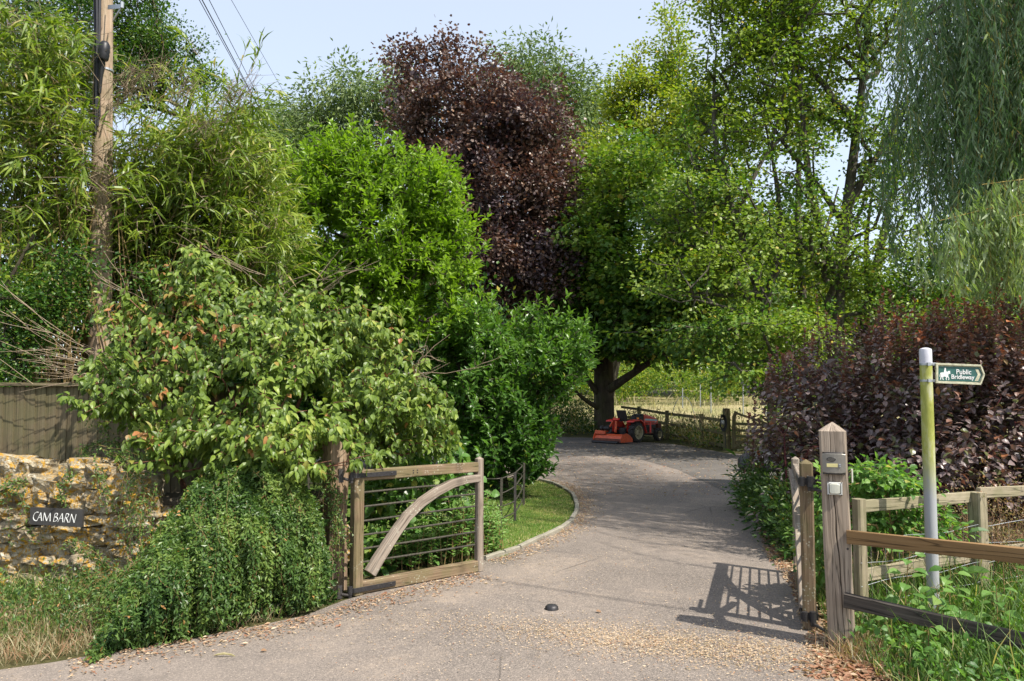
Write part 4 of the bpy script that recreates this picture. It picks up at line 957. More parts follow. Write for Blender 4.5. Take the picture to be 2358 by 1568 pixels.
# flail mower
fm = thing('flail_mower', 'orange red flail mower hitched behind the small tractor', 'mower', TO); fm.rotation_euler = (0, 0, TH)
prof = [(-.93, .07), (-.95, .14), (-.91, .23), (-.78, .28), (-.62, .25), (-.50, .16), (-.50, .06)]
tb(MB().loft([[(x, y, z) for x, z in prof] for y in (-.58, -.2, .2, .44)]), 'housing', M_ORG, fm)
for y in (-.60, .44):
    m = MB().prism([(-.98, .05), (-1.0, .16), (-.94, .27), (-.86, .38 if y > 0 else .29), (-.72, .31), (-.55, .24), (-.44, .14), (-.44, .05)], (0, y, 0), (1, 0, 0), (0, 0, 1), (0, 1, 0), .014); tb(m, 'end_plate', M_ORG, fm)
tb(MB().beam((-.90, .05, .32), (-.90, .43, .32), .06, .10, ch=.006), 'top_beam', M_ORG, fm)
for s in (-.16, .16): tb(MB().beam((-.72, s - .02, .33), (-.52, s * .35, .64), .03, .075, up=(1, 0, 0)), 'headstock_arm', M_ORG, fm)
tb(MB().lathe((-.80, -.02, .44), (0, 1, 0), [(.055, 0), (.07, .02), (.07, .14), (.05, .16), (.05, .22), (.085, .23), (.085, .30), (.04, .32)], 16), 'gearbox', M_BLK, fm, smooth=True)
tb(MB().beam((-1.0, -.58, .035), (-1.0, .45, .035), .05, .05, ch=.006).cyl((-1.06, -.55, .05), (-1.06, .42, .05), .045, 14), 'roller', M_BLK, fm)
tb(MB().beam((-.97, -.58, .10), (-.97, .43, .10), .008, .11), 'rubber_flap', M_RUST, fm)
# ------------------------------------------------------------------ plants: materials
L_DOG = m_leaf('dogwood_leaf', [(0, (.05, .09, .014)), (.45, (.135, .205, .032)), (.8, (.23, .30, .05)), (1, (.33, .36, .08))], .34, aged=(.42, .16, .07), back=(.16, .24, .10), rough=.42)
L_BAM = m_leaf('bamboo_leaf', [(0, (.05, .095, .012)), (.5, (.145, .215, .025)), (.85, (.25, .31, .04)), (1, (.38, .35, .10))], .36, aged=(.45, .35, .17), rough=.4)
L_MAG = m_leaf('magnolia_leaf', [(0, (.06, .12, .012)), (.5, (.16, .27, .022)), (1, (.24, .36, .035))], .42, aged=(.3, .3, .05), rough=.36)
L_MAG2 = m_leaf('magnolia_leaf_deep', [(0, (.028, .075, .014)), (.5, (.072, .160, .025)), (1, (.14, .25, .04))], .34, aged=(.3, .3, .05), rough=.34)
L_PUR = m_leaf('copper_maple_leaf', [(0, (.024, .018, .022)), (.5, (.052, .037, .046)), (.82, (.082, .056, .058)), (1, (.13, .08, .055))], .2, tcol=(1.25, .8, .75), aged=(.24, .12, .05), rough=.38, spec=.5)
L_HED = m_leaf('ninebark_leaf', [(0, (.10, .11, .035)), (.10, (.09, .095, .035)), (.16, (.085, .068, .066)), (.5, (.20, .150, .145)), (.8, (.27, .145, .10)), (1, (.42, .15, .06))], .22, tcol=(1.3, .8, .5), aged=(.34, .12, .03), back=(.20, .15, .12), rough=.36, spec=.5)
L_GRN = m_leaf('maple_leaf_green', [(0, (.016, .048, .011)), (.45, (.046, .112, .018)), (.75, (.092, .180, .026)), (1, (.19, .26, .035))], .34, aged=(.40, .30, .04), rough=.42)
L_YEL = m_leaf('yellowing_leaf', [(0, (.030, .075, .012)), (.5, (.08, .155, .018)), (.8, (.14, .22, .026)), (1, (.26, .29, .035))], .4, aged=(.45, .32, .05), rough=.42)
L_FAR = m_leaf('hazed_distant_leaf', [(0, (.055, .095, .035)), (.5, (.12, .175, .065)), (1, (.23, .28, .12))], .34, aged=(.3, .28, .1), rough=.55)  # lighter greens stand for distance haze, put into the leaf colour
L_WIL = m_leaf('willow_leaf', [(0, (.034, .085, .028)), (.5, (.085, .165, .055)), (1, (.16, .25, .09))], .33, aged=(.45, .40, .06), back=(.24, .30, .22), rough=.42)
L_WIL_SUN = m_leaf('willow_leaf_sunlit', [(0, (.09, .15, .04)), (.5, (.19, .27, .08)), (1, (.33, .38, .15))], .36, aged=(.50, .42, .08), back=(.32, .37, .26), rough=.4)  # same willow leaf with sunlight put into a brighter colour
L_HAW = m_leaf('hawthorn_leaf', [(0, (.02, .06, .010)), (.5, (.05, .12, .018)), (1, (.13, .20, .03))], .32, aged=(.36, .30, .06), rough=.4)
L_CRE = m_leaf('creeper_leaf', [(0, (.028, .065, .016)), (.5, (.068, .130, .030)), (.85, (.13, .20, .045)), (1, (.19, .26, .06))], .3, aged=(.42, .22, .08), rough=.38)
L_SED = m_leaf('sedum_leaf', [(0, (.06, .14, .03)), (.5, (.15, .28, .07)), (1, (.28, .39, .14))], .32, aged=(.35, .35, .12), rough=.5)
L_WEED = m_leaf('weed_leaf', [(0, (.05, .12, .03)), (.5, (.11, .23, .05)), (1, (.20, .33, .08))], .42, aged=(.40, .34, .08), back=(.18, .27, .12), rough=.45)
L_GRS = m_leaf('grass_blade', [(0, (.035, .085, .014)), (.5, (.085, .16, .03)), (.85, (.19, .25, .06)), (1, (.38, .34, .14))], .36, aged=(.50, .40, .22), rough=.55)
L_DRY = m_leaf('dry_grass_blade', [(0, (.15, .15, .06)), (.5, (.30, .26, .15)), (1, (.47, .41, .27))], .3, aged=(.30, .17, .10), rough=.7)
B_DARK = m_bark('dark_mossy_bark', (.022, .018, .013), (.085, .068, .048), .5)
B_GREY = m_bark('grey_lichened_bark', (.032, .027, .021), (.13, .115, .09), .35, 12)
B_TWIG = m_bark('red_brown_twig', (.10, .04, .025), (.22, .11, .07), 0, 30)
B_PALE = m_bark('pale_twig', (.20, .15, .10), (.38, .30, .21), 0, 30)
B_CULM = m_bark('bamboo_culm', (.12, .08, .035), (.34, .24, .10), .1, 20)
B_WIL = m_bark('willow_twig_yellow', (.26, .19, .05), (.42, .32, .10), 0, 30)
B_PUR = m_bark('purple_stem', (.06, .018, .022), (.14, .04, .04), 0, 30)
def thin(name, items, r, mat, parent, k=3, kind='stuff'):
    """many short twigs: items = list of polylines; joined"""
    m = MB()
    for P in items: m.tube(P, np.linspace(r, r * .4, len(P)), k, caps=(False, False))
    if m.V: m.build(name, mat, parent, kind=kind)
CEN = np.array([0, 0, 1.0])

# ------------------------------------------------------------------ general tree
def tree(name, label, cat, base, trunks, ells, ntips, per, rad, flat, ln, wd, T, mat, bark, seed, group=None, cull=.0, ns=.5, shell=.55, hue=None, fleaf=0, rt=.011, lw=.25, wander=.12, step=.5, old=.01, r0=.45, rv=.35, droop=.25, jit=.8, hshift=0.0, branch=True, up=1.0, cell=16):
    rng = np.random.default_rng(seed)
    t = thing(name, label, cat, base, group)
    tips, _ = blobs(ells, ntips, shell, rng, cull, ns, seed)
    gz = ground_z(tips[:, 0], tips[:, 1]); tips = tips[tips[:, 2] > gz + .25]
    if branch:
        ch, dirs = skeleton(trunks, tips, rng, step=step, lw=lw, rt=rt, wander=wander)
        build_chains(ch, 'trunk', bark, t)
    else:
        c = tips.mean(axis=0); dirs = nrm(tips - c)
        m = MB(); m.tube(trunks[0][0], trunks[0][1], 7); m.build('trunk', bark, t, smooth=True)
    h = None
    if hue is not None: h = hue(tips)
    L = spray(tips, dirs, per, rad, flat, ln, wd, rng, old=old, r0=r0, rv=rv, droop=droop, jit=jit, hue=h, up=up)
    if fleaf:
        m = pick_front(L, fleaf, cell, rng); leaf_parts(sub(L, m), T, mat, t, rng=rng); L = sub(L, ~m)
    leaves_obj('crown', L, T, mat, t, kind='stuff')
    return t, tips, L
def pl(*uvd): return [W(*q) for q in uvd]

# far trees (distance haze put into the pale leaf colour)
FT = 'pale willows beyond the meadow'
far = [
 ('tall pale willow showing left of the copper maple', 50, [(800, 270, 120, 70, 50, 4), (700, 320, 100, 60, 50, 4), (900, 240, 70, 55, 50, 3), (760, 400, 170, 90, 50, 4)], 31),
 ('pale willow low behind the bamboo tips', 46, [(640, 345, 70, 55, 46, 3), (590, 420, 110, 90, 46, 3)], 32),
 ('pale willow rising right of the copper maple', 52, [(1215, 210, 110, 75, 52, 4), (1310, 240, 75, 75, 52, 4), (1260, 340, 130, 110, 52, 5), (1350, 400, 70, 140, 52, 4)], 33)]
for lb, d, ells, sd in far:
    c = W(np.mean([e[0] for e in ells]), 800, d); b = np.array([c[0], d, float(ground_z(c[0], d))])
    tops = W(ells[0][0], ells[0][1], d)
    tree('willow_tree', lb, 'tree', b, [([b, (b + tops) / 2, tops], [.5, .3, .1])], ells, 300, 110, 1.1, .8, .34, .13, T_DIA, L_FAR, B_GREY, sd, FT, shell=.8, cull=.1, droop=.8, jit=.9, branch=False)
FW = 'broadleaved trees beyond the meadow'
for i, (u, vt, ru, d, sd, lb) in enumerate([(1450, 640, 130, 62, 41, 'bushy pale green tree far behind the red tractor'), (1640, 500, 150, 58, 42, 'rounded green tree far across the meadow, right of the tractor'), (1810, 520, 130, 66, 43, 'far tree glimpsed between the trunks over the meadow'), (1960, 690, 110, 60, 44, 'low far tree right of the grey trunks'), (2150, 700, 170, 55, 45, 'far green tree behind the drooping willow'), (2340, 640, 150, 50, 46, 'far green tree at the right edge behind the willow'), (1290, 620, 110, 60, 47, 'far tree seen left of the dark mossy trunk'), (1120, 600, 120, 58, 48, 'far tree low behind the copper maple'), (900, 560, 130, 56, 49, 'far tree behind the bright green magnolia'), (680, 560, 150, 50, 50, 'far tree behind the bamboo and magnolia')]):
    b = W(u, 905, d); b[2] = float(ground_z(b[0], d)); tp = W(u, vt + 60, d)
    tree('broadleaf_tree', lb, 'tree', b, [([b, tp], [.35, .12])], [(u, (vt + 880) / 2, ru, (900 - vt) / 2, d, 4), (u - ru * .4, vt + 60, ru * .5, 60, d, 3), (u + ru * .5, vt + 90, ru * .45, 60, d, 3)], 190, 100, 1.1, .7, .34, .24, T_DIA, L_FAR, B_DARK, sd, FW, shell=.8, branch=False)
# sunlit low scrub at the far side of the meadow
t = thing('scrub_bank', 'sunlit yellow-green scrub along the far side of the meadow', 'scrub', W(1650, 905, 50))
rng = np.random.default_rng(60); n = 1100; us = rng.uniform(1180, 2100, n); tips = np.array([W(u, v, d) for u, v, d in zip(us, rng.uniform(838, 912, n) - 14 * np.sin(us * .03), rng.uniform(46, 54, n))])
L = spray(tips, tips * 0 + CEN, 30, .42, .9, .16, .11, rng, r0=.75, old=.02); leaves_obj('foliage', L, T_DIA, L_YEL, t, kind='stuff')

# copper maple
b = np.array([-.5, 28.0, 0]); 
tr1 = [(pl((1150, 960, 28), (1155, 780, 28), (1150, 600, 28), (1130, 420, 28), (1080, 250, 28), (1065, 150, 28)), [.34, .3, .24, .16, .08, .03]),
       (pl((1155, 740, 28), (1230, 600, 27.4), (1270, 450, 27.2), (1280, 320, 27)), [.2, .15, .09, .03]), (pl((1152, 700, 28), (1060, 540, 28), (980, 380, 28), (960, 250, 28)), [.2, .14, .08, .03])]
def hue_mp(t): return np.clip(.45 + .10 * (t[:, 2] - 6) / 5 + .35 * nz(t, .5, 3) + RNG.normal(size=len(t)) * .12, 0, 1)
tree('copper_maple_tree', 'tall copper maple with dark purple foliage behind the green shrubs', 'tree', W(1150, 960, 28) * np.array([1, 1, 0]), tr1,
     [(950, 225, 50, 50, 28, 1.2, 1.2), (925, 150, 26, 34, 28, .7, 1.3), (965, 130, 17, 30, 28, .5, 1.4), (1018, 118, 15, 34, 28, .5, 1.4), (1058, 112, 13, 32, 28, .5, 1.4), (1100, 130, 15, 40, 28, .5, 1.4), (1050, 190, 75, 45, 28, 1, 1), (1050, 290, 155, 120, 28, 2.6), (1220, 300, 100, 100, 28, 2.2), (1135, 300, 120, 110, 28, 2.4), (1140, 240, 70, 60, 28, 1.6, .8), (1150, 450, 185, 160, 28, 3), (1120, 470, 140, 120, 27.5, 2), (1150, 570, 150, 110, 27.5, 2.4), (1250, 440, 80, 120, 27.5, 2), (1200, 640, 165, 115, 27.5, 2.6), (950, 340, 62, 85, 28, 1.5), (1130, 640, 120, 130, 28, 2.5), (1290, 640, 70, 60, 26.5, 1.5)],
     1500, 62, .42, .8, .115, .115, T_STAR, L_PUR, B_DARK, 71, cull=.12, ns=.55, shell=.75, fleaf=120, cell=12, old=.05, hue=hue_mp, jit=.95)

# dark tree beside the tractor
bt = W(1392, 985, 27.6); bt[2] = .03
def tks(*L): return [(pl(*p), r) for p, r in L]
tk = tks((((1392, 987, 27.6), (1390, 935, 27.6), (1391, 860, 27.6), (1385, 740, 27.6), (1400, 600, 27.6), (1440, 430, 28), (1470, 300, 28)), [.36, .35, .30, .22, .15, .08, .03]),
         (((1391, 905, 27.6), (1425, 880, 27), (1480, 845, 26), (1545, 800, 25), (1600, 740, 24.5)), [.17, .14, .10, .06, .02]),
         (((1388, 920, 27.6), (1350, 875, 27.2), (1330, 840, 27), (1300, 790, 27)), [.13, .10, .07, .02]),
         (((1388, 945, 27.6), (1345, 925, 27), (1318, 898, 26.5), (1300, 870, 26)), [.10, .08, .05, .02]),
         (((1392, 870, 27.6), (1410, 780, 27.6), (1450, 680, 27.6), (1500, 560, 27.5)), [.18, .14, .09, .03]),
         (((1388, 850, 27.6), (1360, 760, 27.6), (1330, 670, 27.6), (1290, 560, 27.6)), [.16, .12, .08, .03]))
def hue_t1(t):
    return np.clip(.26 + .045 * (t[:, 2] - 5.0) + .25 * nz(t, .45, 9) + RNG.normal(size=len(t)) * .10, 0.02, .98)
tree('maple_tree', 'dark-trunked green maple spreading over the red tractor', 'tree', bt, tk,
     [(1420, 700, 150, 110, 27.5, 3), (1500, 570, 190, 110, 27, 3), (1440, 450, 120, 110, 27.5, 2.5), (1560, 790, 190, 55, 25.5, 3), (1360, 600, 60, 110, 27, 2), (1650, 680, 110, 70, 25, 2), (1330, 780, 70, 55, 27, 2), (1520, 690, 150, 80, 25.5, 2)],
     900, 55, .5, .34, .16, .14, T_STAR, L_GRN, B_DARK, 72, cull=.10, ns=.5, shell=.75, hue=hue_t1, old=.012, fleaf=120, cell=12, droop=.35, jit=.6)
tk = tks((((1388, 975, 32), (1420, 800, 32), (1520, 600, 32), (1545, 400, 32), (1545, 90, 32)), [.26, .24, .18, .12, .02]), (((1555, 600, 32), (1490, 420, 32), (1465, 200, 32)), [.12, .08, .02]), (((1552, 560, 32), (1600, 400, 32), (1625, 250, 32)), [.12, .08, .02]))
def hue_t2(t): return np.clip(.55 + .4 * nz(t, .4, 2) + RNG.normal(size=len(t)) * .12, 0, 1)
b3 = W(1388, 975, 32); b3[2] = float(ground_z(b3[0], 32))
tree('hornbeam_tree', 'bright yellow-green tree with pointed spires right of the copper maple', 'tree', b3, tk,
     [(1545, 130, 34, 90, 32, 1, 1.5), (1465, 200, 40, 75, 32, 1.2, 1.3), (1500, 290, 110, 100, 32, 2), (1590, 300, 110, 130, 32, 2), (1420, 250, 28, 65, 32, 1), (1380, 370, 50, 70, 31, 1.5), (1480, 430, 150, 80, 31, 2), (1610, 470, 120, 90, 31, 2)],
     800, 48, .46, .6, .15, .11, T_DIA, L_YEL, B_GREY, 73, cull=.14, ns=.5, shell=.8, hue=hue_t2, old=.01, droop=.2, jit=.9)

# multi-stemmed grey trees on the right: one object each
TG = 'grey-trunked trees at the meadow edge'
def base_of(u, d): p = W(u, 900, d); p[2] = float(ground_z(p[0], d)); return p
def hue_t3(t): return np.clip(.42 + .02 * (t[:, 2] - 6) + .32 * nz(t, .5, 5) + RNG.normal(size=len(t)) * .12, 0.02, .98)
b4 = base_of(1925, 21); tk = [([b4] + pl((1922, 800, 21), (1928, 640, 21), (1950, 480, 21), (1968, 330, 21), (1985, 200, 21), (2000, 20, 21), (2005, -150, 21)), [.24, .22, .19, .15, .12, .09, .06, .03])] + tks(
    (((1926, 650, 21), (1890, 540, 20.6), (1862, 430, 20.5), (1850, 300, 20.5), (1835, 120, 20.5)), [.14, .12, .09, .06, .02]),
    (((1952, 480, 21), (2010, 370, 20.8), (2075, 270, 20.5), (2120, 150, 20.5)), [.10, .08, .05, .02]),
    (((1945, 520, 21), (1880, 420, 21.5), (1800, 330, 21.8), (1740, 220, 22)), [.09, .07, .05, .02]))
tree('beech_tree', 'tall grey-trunked tree, its dark forked stem just left of the willow', 'tree', b4, tk,
     [(1900, 60, 170, 120, 21, 2.2, 1.2), (2040, 110, 100, 120, 21, 2), (1800, 170, 120, 110, 21.5, 2, 1.1), (1960, 250, 130, 90, 20.5, 1.6, 1.1), (2050, 420, 80, 140, 20.5, 1.6, 1.0), (1890, 540, 120, 110, 20.5, 1.8, .9), (1830, 400, 90, 90, 20.5, 1.6, .9), (1960, 600, 110, 90, 20.5, 1.6, .8), (1900, -90, 220, 120, 21, 2.5, 1), (1940, 740, 150, 60, 20, 1.8, .7)],
     1250, 34, .32, .6, .10, .08, T_DIA, L_GRN, B_GREY, 74, TG, cull=.28, ns=.8, shell=.8, hue=hue_t3, old=.02, droop=.3, jit=.9, rt=.013, wander=.16)
b5 = base_of(1985, 22); tk = [([b5] + pl((1985, 800, 22), (2000, 680, 22), (2030, 560, 22), (2055, 440, 22), (2090, 300, 22)), [.2, .18, .15, .11, .07, .02])] + tks(
    (((1990, 760, 22), (2040, 690, 21.6), (2120, 640, 21.4), (2200, 620, 21)), [.10, .08, .05, .02]), (((2000, 690, 22), (1990, 560, 22.4), (2010, 430, 22.6)), [.10, .07, .02]))
tree('beech_tree', 'shorter grey-trunked tree with low level boughs reaching behind the willow', 'tree', b5, tk,
     [(2060, 700, 120, 50, 21.5, 2), (2110, 780, 120, 50, 21, 2, 1.2), (2100, 600, 80, 80, 21.5, 1.5, .7), (2190, 660, 90, 120, 21, 2), (2080, 330, 70, 90, 22, 1.5, .6), (2000, 850, 120, 50, 20, 1.6), (2200, 800, 130, 80, 20, 1.6)],
     460, 42, .36, .45, .10, .08, T_DIA, L_GRN, B_GREY, 75, TG, cull=.2, ns=.8, hue=hue_t3, droop=.3, jit=.85, rt=.013, wander=.16, shell=.8)
b6 = base_of(1782, 20.5); tk = [([b6] + pl((1778, 800, 20.5), (1762, 700, 20.5), (1725, 610, 20.5), (1690, 500, 20.5), (1650, 380, 20.8), (1640, 240, 21), (1650, 100, 21)), [.19, .17, .14, .12, .09, .07, .05, .02])] + tks(
    (((1775, 780, 20.5), (1740, 740, 20), (1690, 710, 19.5), (1600, 690, 19)), [.09, .08, .05, .02]), (((1762, 700, 20.5), (1800, 560, 20.7), (1790, 420, 21), (1760, 280, 21)), [.11, .09, .06, .02]),
    (((1690, 500, 20.5), (1740, 400, 20.5), (1770, 330, 20.6), (1830, 300, 21)), [.08, .06, .04, .02]))
def hue_t6(t): return np.clip(.50 + .02 * (t[:, 2] - 6) + .36 * nz(t, .5, 7) + RNG.normal(size=len(t)) * .12, 0.02, .98)
tree('beech_tree', 'leaning grey-trunked tree with layered boughs over the field gate', 'tree', b6, tk,
     [(1700, 180, 110, 140, 21, 2, 1.4), (1760, 60, 130, 110, 21, 2, 1.4), (1640, 330, 110, 100, 21, 2, 1.2), (1600, 480, 130, 80, 20.5, 2, 1.2), (1720, 560, 120, 80, 20, 1.8, .7), (1640, 640, 150, 60, 19.5, 2, 1.2), (1760, 760, 170, 60, 19, 2, 1.2), (1600, 760, 130, 50, 19.5, 1.8), (1700, -60, 140, 90, 21, 2), (1690, 850, 90, 45, 18.5, 1.2), (1770, 880, 50, 60, 18.5, .8)],
     980, 42, .38, .36, .11, .09, T_DIA, L_GRN, B_GREY, 76, TG, cull=.24, ns=.7, hue=hue_t6, old=.02, droop=.3, jit=.7, rt=.013, wander=.14, shell=.8)
b7 = base_of(1850, 24); tk = [([b7] + pl((1848, 700, 24), (1835, 520, 24), (1840, 360, 24), (1830, 200, 24)), [.17, .15, .12, .08, .03])] + tks((((1845, 640, 24), (1900, 540, 24), (1930, 430, 24)), [.09, .06, .02]))
tree('beech_tree', 'slim straight grey trunk standing behind the two forked ones', 'tree', b7, tk,
     [(1840, 640, 100, 70, 24, 2, .8), (1850, 760, 110, 60, 24, 2), (1830, 260, 100, 90, 24, 2, .6), (1900, 680, 90, 90, 24, 2)], 170, 62, .5, .5, .13, .11, T_DIA, L_YEL, B_GREY, 77, TG, cull=.15, hue=hue_t3, shell=.8, rt=.013)

# rough bank at the left of the far drive
t = thing('bramble_bank', 'shaded rough bank of brambles and grass at the far end of the drive', 'bramble', (-.3, 28, 0))
rng = np.random.default_rng(61); n = 420; tips = np.stack([rng.uniform(-2.4, 3.0, n), rng.uniform(27.2, 31, n), rng.uniform(.05, 1.25, n) ** 1.2], 1); tips = tips[tips[:, 2] < (tips[:, 1] - 26.9) * .75 + .1]
L = spray(tips, tips * 0 + CEN, 34, .26, .9, .10, .05, rng, r0=.4, old=.12); leaves_obj('foliage', L, T_DIA, L_GRN, t, kind='stuff')
L = spray(tips[::2], tips[::2] * 0 + CEN, 12, .3, 1.2, .28, .012, rng, r0=.4, old=.3, droop=-.8); leaves_obj('stalks', L, T_BLADE, L_DRY, t, kind='stuff')
# weeds by the far fence
t = thing('weed_patch', 'dry weeds and brambles growing through the far post and rail fence', 'weeds', (4.9, 24.6, 0))
tips = []
for i in range(len(FP) - 1):
    for q in rng.random(42): tips.append([*(FP[i] + (FP[i + 1] - FP[i]) * q + rng.normal(size=2) * .28 + [.25, .15]), abs(rng.normal()) * .26 + .04])
tips = np.array(tips); L = spray(tips, tips * 0 + CEN, 22, .22, 1.0, .09, .045, rng, r0=.5, old=.25); leaves_obj('foliage', L, T_DIA, L_GRN, t, kind='stuff')
L = spray(tips, tips * 0 + CEN, 20, .30, 1.3, .26, .012, rng, r0=.6, old=.3, droop=-.9); leaves_obj('stalks', L, T_BLADE, L_DRY, t, kind='stuff')

# ------------------------------------------------------------------ magnolias (bright, centre left)
def magnolia(label, base, ells, seed, mat, ntips, nl, hue, group='large-leaved green shrubs'):
    rng = np.random.default_rng(seed); t = thing('magnolia_shrub', label, 'shrub', base, group)
    tips, _ = blobs(ells, ntips, .5, rng, .16, 1.3, seed, amp=.55); tips = tips[tips[:, 2] > .15]; cc_ = tips.mean(axis=0); up_ = (rng.random(len(tips)) < .22) & (tips[:, 2] > cc_[2] - .3); tips = np.concatenate([tips, tips[up_] + np.stack([rng.normal(size=up_.sum()) * .05, rng.normal(size=up_.sum()) * .05, rng.uniform(.08, .30, up_.sum())], 1)])
    c = np.array(base, float); tops = tips[np.argsort(-tips[:, 2])[:4]]
    trunks = [([c + [dx, dy, 0], c + (q - c) * .45 + [dx, dy, .1], q], [.06, .04, .012]) for q, dx, dy in zip(tops, (-.1, .1, 0, .05), (0, .05, -.1, .1))]
    ch, dirs = skeleton(trunks, tips, rng, step=.28, lw=.2, rt=.0045, wander=.05); build_chains(ch, 'stem', B_DARK, t)
    # whorls of leaves at the end of each shoot, and some along it
    dirs = nrm(dirs + [0, 0, .55]); n = len(tips); P, A, N = [], [], []
    k = 9
    for j in range(k):
        a = j * 2.4 + rng.random(n) * 1.2; s = (1 - j / k)
        ref = nrm(np.cross(dirs, np.array([0.0, 1, .3]))); r2 = np.cross(dirs, ref)
        rad_ = ref * np.cos(a)[:, None] + r2 * np.sin(a)[:, None]
        open_ = .35 + .75 * (j / k)
        A.append(nrm(dirs * (1.1 - open_ * .75) + rad_ * open_ + rng.normal(size=(n, 3)) * .12)); P.append(tips - dirs * (.02 + .024 * j) + rad_ * .008 + rng.normal(size=(n, 3)) * .006); N.append(nrm(dirs * .8 - rad_ * .5 + rng.normal(size=(n, 3)) * .25 + [0, 0, .5]))
    P, A, N = np.concatenate(P), np.concatenate(A), np.concatenate(N); h = np.tile(hue(tips, rng), k)
    L = mk(P, A, N, rng.uniform(.09, .15, len(P)), rng.uniform(.038, .058, len(P)), h + rng.normal(size=len(P)) * .14, np.where(rng.random(len(P)) < .004, .8, 0))
    m = pick_front(L, nl, 15, rng); leaf_parts(sub(L, m), T_LEAF, mat, t, rng=rng); leaves_obj('foliage', sub(L, ~m), T_LEAF, mat, t, kind='stuff')
hA = lambda t, r: .55 + .22 * nz(t, .9, 1) + r.normal(size=len(t)) * .08
magnolia('tall bright lime green large-leaved shrub between bamboo and copper maple', (-1.9, 13.4, 0),
         [(850, 520, 200, 150, 13, 1.3), (740, 420, 75, 85, 13, .8, 1.2), (870, 400, 60, 55, 13, .6, 1.3), (1000, 480, 75, 85, 12.8, .8, 1.1), (1030, 590, 90, 70, 12.8, .9), (900, 660, 190, 90, 12.6, 1.0), (690, 560, 80, 110, 13, .9), (980, 730, 110, 55, 12.6, .8), (770, 350, 32, 38, 13, .4, 1.6), (1000, 415, 34, 42, 12.8, .4, 1.6)], 81, L_MAG, 3300, 290, hA)
magnolia('wide deep green large-leaved shrub overhanging the lawn and iron fence', (-.2, 13.0, 0),
         [(1190, 830, 135, 95, 12.8, 1.1), (1290, 830, 70, 90, 12.6, .8), (1110, 900, 110, 140, 12.6, 1.0), (1180, 990, 90, 85, 12.2, .9), (1060, 790, 80, 70, 12.8, .8), (1215, 1060, 55, 50, 11.8, .5), (1120, 1050, 70, 60, 12, .6)], 82, L_MAG2, 2500, 290, lambda t, r: .5 + .3 * (t[:, 2] - 1.5) / 1.5 + r.normal(size=len(t)) * .1)

# ------------------------------------------------------------------ bamboo
bb = thing('bamboo_clump', 'large arching bamboo clump behind the fence on the left', 'bamboo', (-4.6, 9.6, 0))
rng = np.random.default_rng(83); tipsB = []; dirB = []; culms = []; brl = []
ELB = [(90, 400, 190, 300, 9.0, 1.0), (330, 400, 200, 210, 9.6, 1.0, 1.3), (480, 420, 170, 150, 9.8, .9, 1.3), (130, 230, 150, 140, 8.8, .8), (430, 300, 110, 80, 9.6, .7, 1.2), (560, 470, 90, 110, 9.8, .8, 1.2), (60, 160, 70, 130, 8.4, .5, .8), (540, 560, 130, 80, 9.4, .7), (40, 640, 90, 130, 8.8, .6, .6), (540, 230, 50, 45, 9.0, .3, 1.5)]
tp, _ = blobs(ELB, 620, .6, rng, .12, .8, 4)
for i, q in enumerate(tp):
    base = np.array([rng.uniform(-6.6, -3.4), rng.uniform(8.9, 11.2), 0]); base[0] = base[0] * .7 + (q[0] - .3) * .3
    mid = base * .35 + q * .65 + np.array([0, 0, (q[2]) * .32]) ; tt = np.linspace(0, 1, 9)[:, None]
    C = (1 - tt) ** 2 * base + 2 * tt * (1 - tt) * mid + tt * tt * q
    if i % 3 == 0: culms.append(C)
    for s in (5, 6, 7, 8):
        if i % 3 and s < 8: continue
        p = C[s] if s < 8 else q; dd = nrm((C[s] - C[s - 1])[None])[0]
        tipsB.append(p); dirB.append(dd)
tipsB, dirB = np.array(tipsB), np.array(dirB)
m = MB()
for C in culms: m.tube(C, np.linspace(.011, .003, len(C)), 5, caps=(False, False))
m.build('culms', B_CULM, bb, kind='stuff')
for k in range(80):                                                  # bare brown canes at the foot, one by one
    x = rng.uniform(-6.3, -4.05); y = rng.uniform(8.5, 9.0)
    if -4.95 < x < -4.2: continue
    lean = rng.normal(size=2) * .16
    MB().tube([(x, y, 0), (x + lean[0] * .5, y + lean[1] * .3, 1.6), (x + lean[0] * 1.3, y + lean[1], rng.uniform(2.4, 3.5))], [.010, .009, .004], 5).build('cane', B_CULM, bb, smooth=True)
# branchlets with fans of leaves
n = len(tipsB); k = 3; bt0 = np.repeat(tipsB, k, axis=0) + rng.normal(size=(n * k, 3)) * .12; bd = nrm(np.repeat(dirB, k, axis=0) * .5 + rng.normal(size=(n * k, 3)) * [.7, .7, .35] + [.15, -.25, -.05]); bl = rng.uniform(.18, .45, n * k)
thin('twigs', [[p, p + d * l * .6 + [0, 0, .01], p + d * l] for p, d, l in zip(bt0, bd, bl)], .0035, B_PALE, bb)
kk = 8; P, A, N = [], [], []
for j in range(kk):
    s = .35 + .65 * j / (kk - 1); lat = rng.normal(size=(n * k, 3)) * .55
    P.append(bt0 + bd * (bl * s)[:, None]); A.append(nrm(bd * .8 + lat + [0, 0, -.28])); N.append(nrm(rng.normal(size=(n * k, 3)) * .6 + [.15, -.2, 1]))
P, A, N = np.concatenate(P), np.concatenate(A), np.concatenate(N)
hb_ = np.clip(.5 + .3 * nz(tipsB, .8, 6), 0, 1); hb_ = np.tile(np.repeat(hb_, k), kk)
LB = mk(P, A, N, rng.uniform(.13, .26, len(P)), rng.uniform(.017, .028, len(P)), hb_ + rng.normal(size=len(P)) * .2, np.where(rng.random(len(P)) < .035, rng.uniform(.5, 1, len(P)), 0))
uu, vv = proj(LB['pos']); nearpole = (LB['pos'][:, 1] < 9.25) & (np.abs(uu - 236) < 38) & (vv < 900); LB = sub(LB, ~(nearpole & (rng.random(len(uu)) < np.where(vv < 650, .96, .8))))
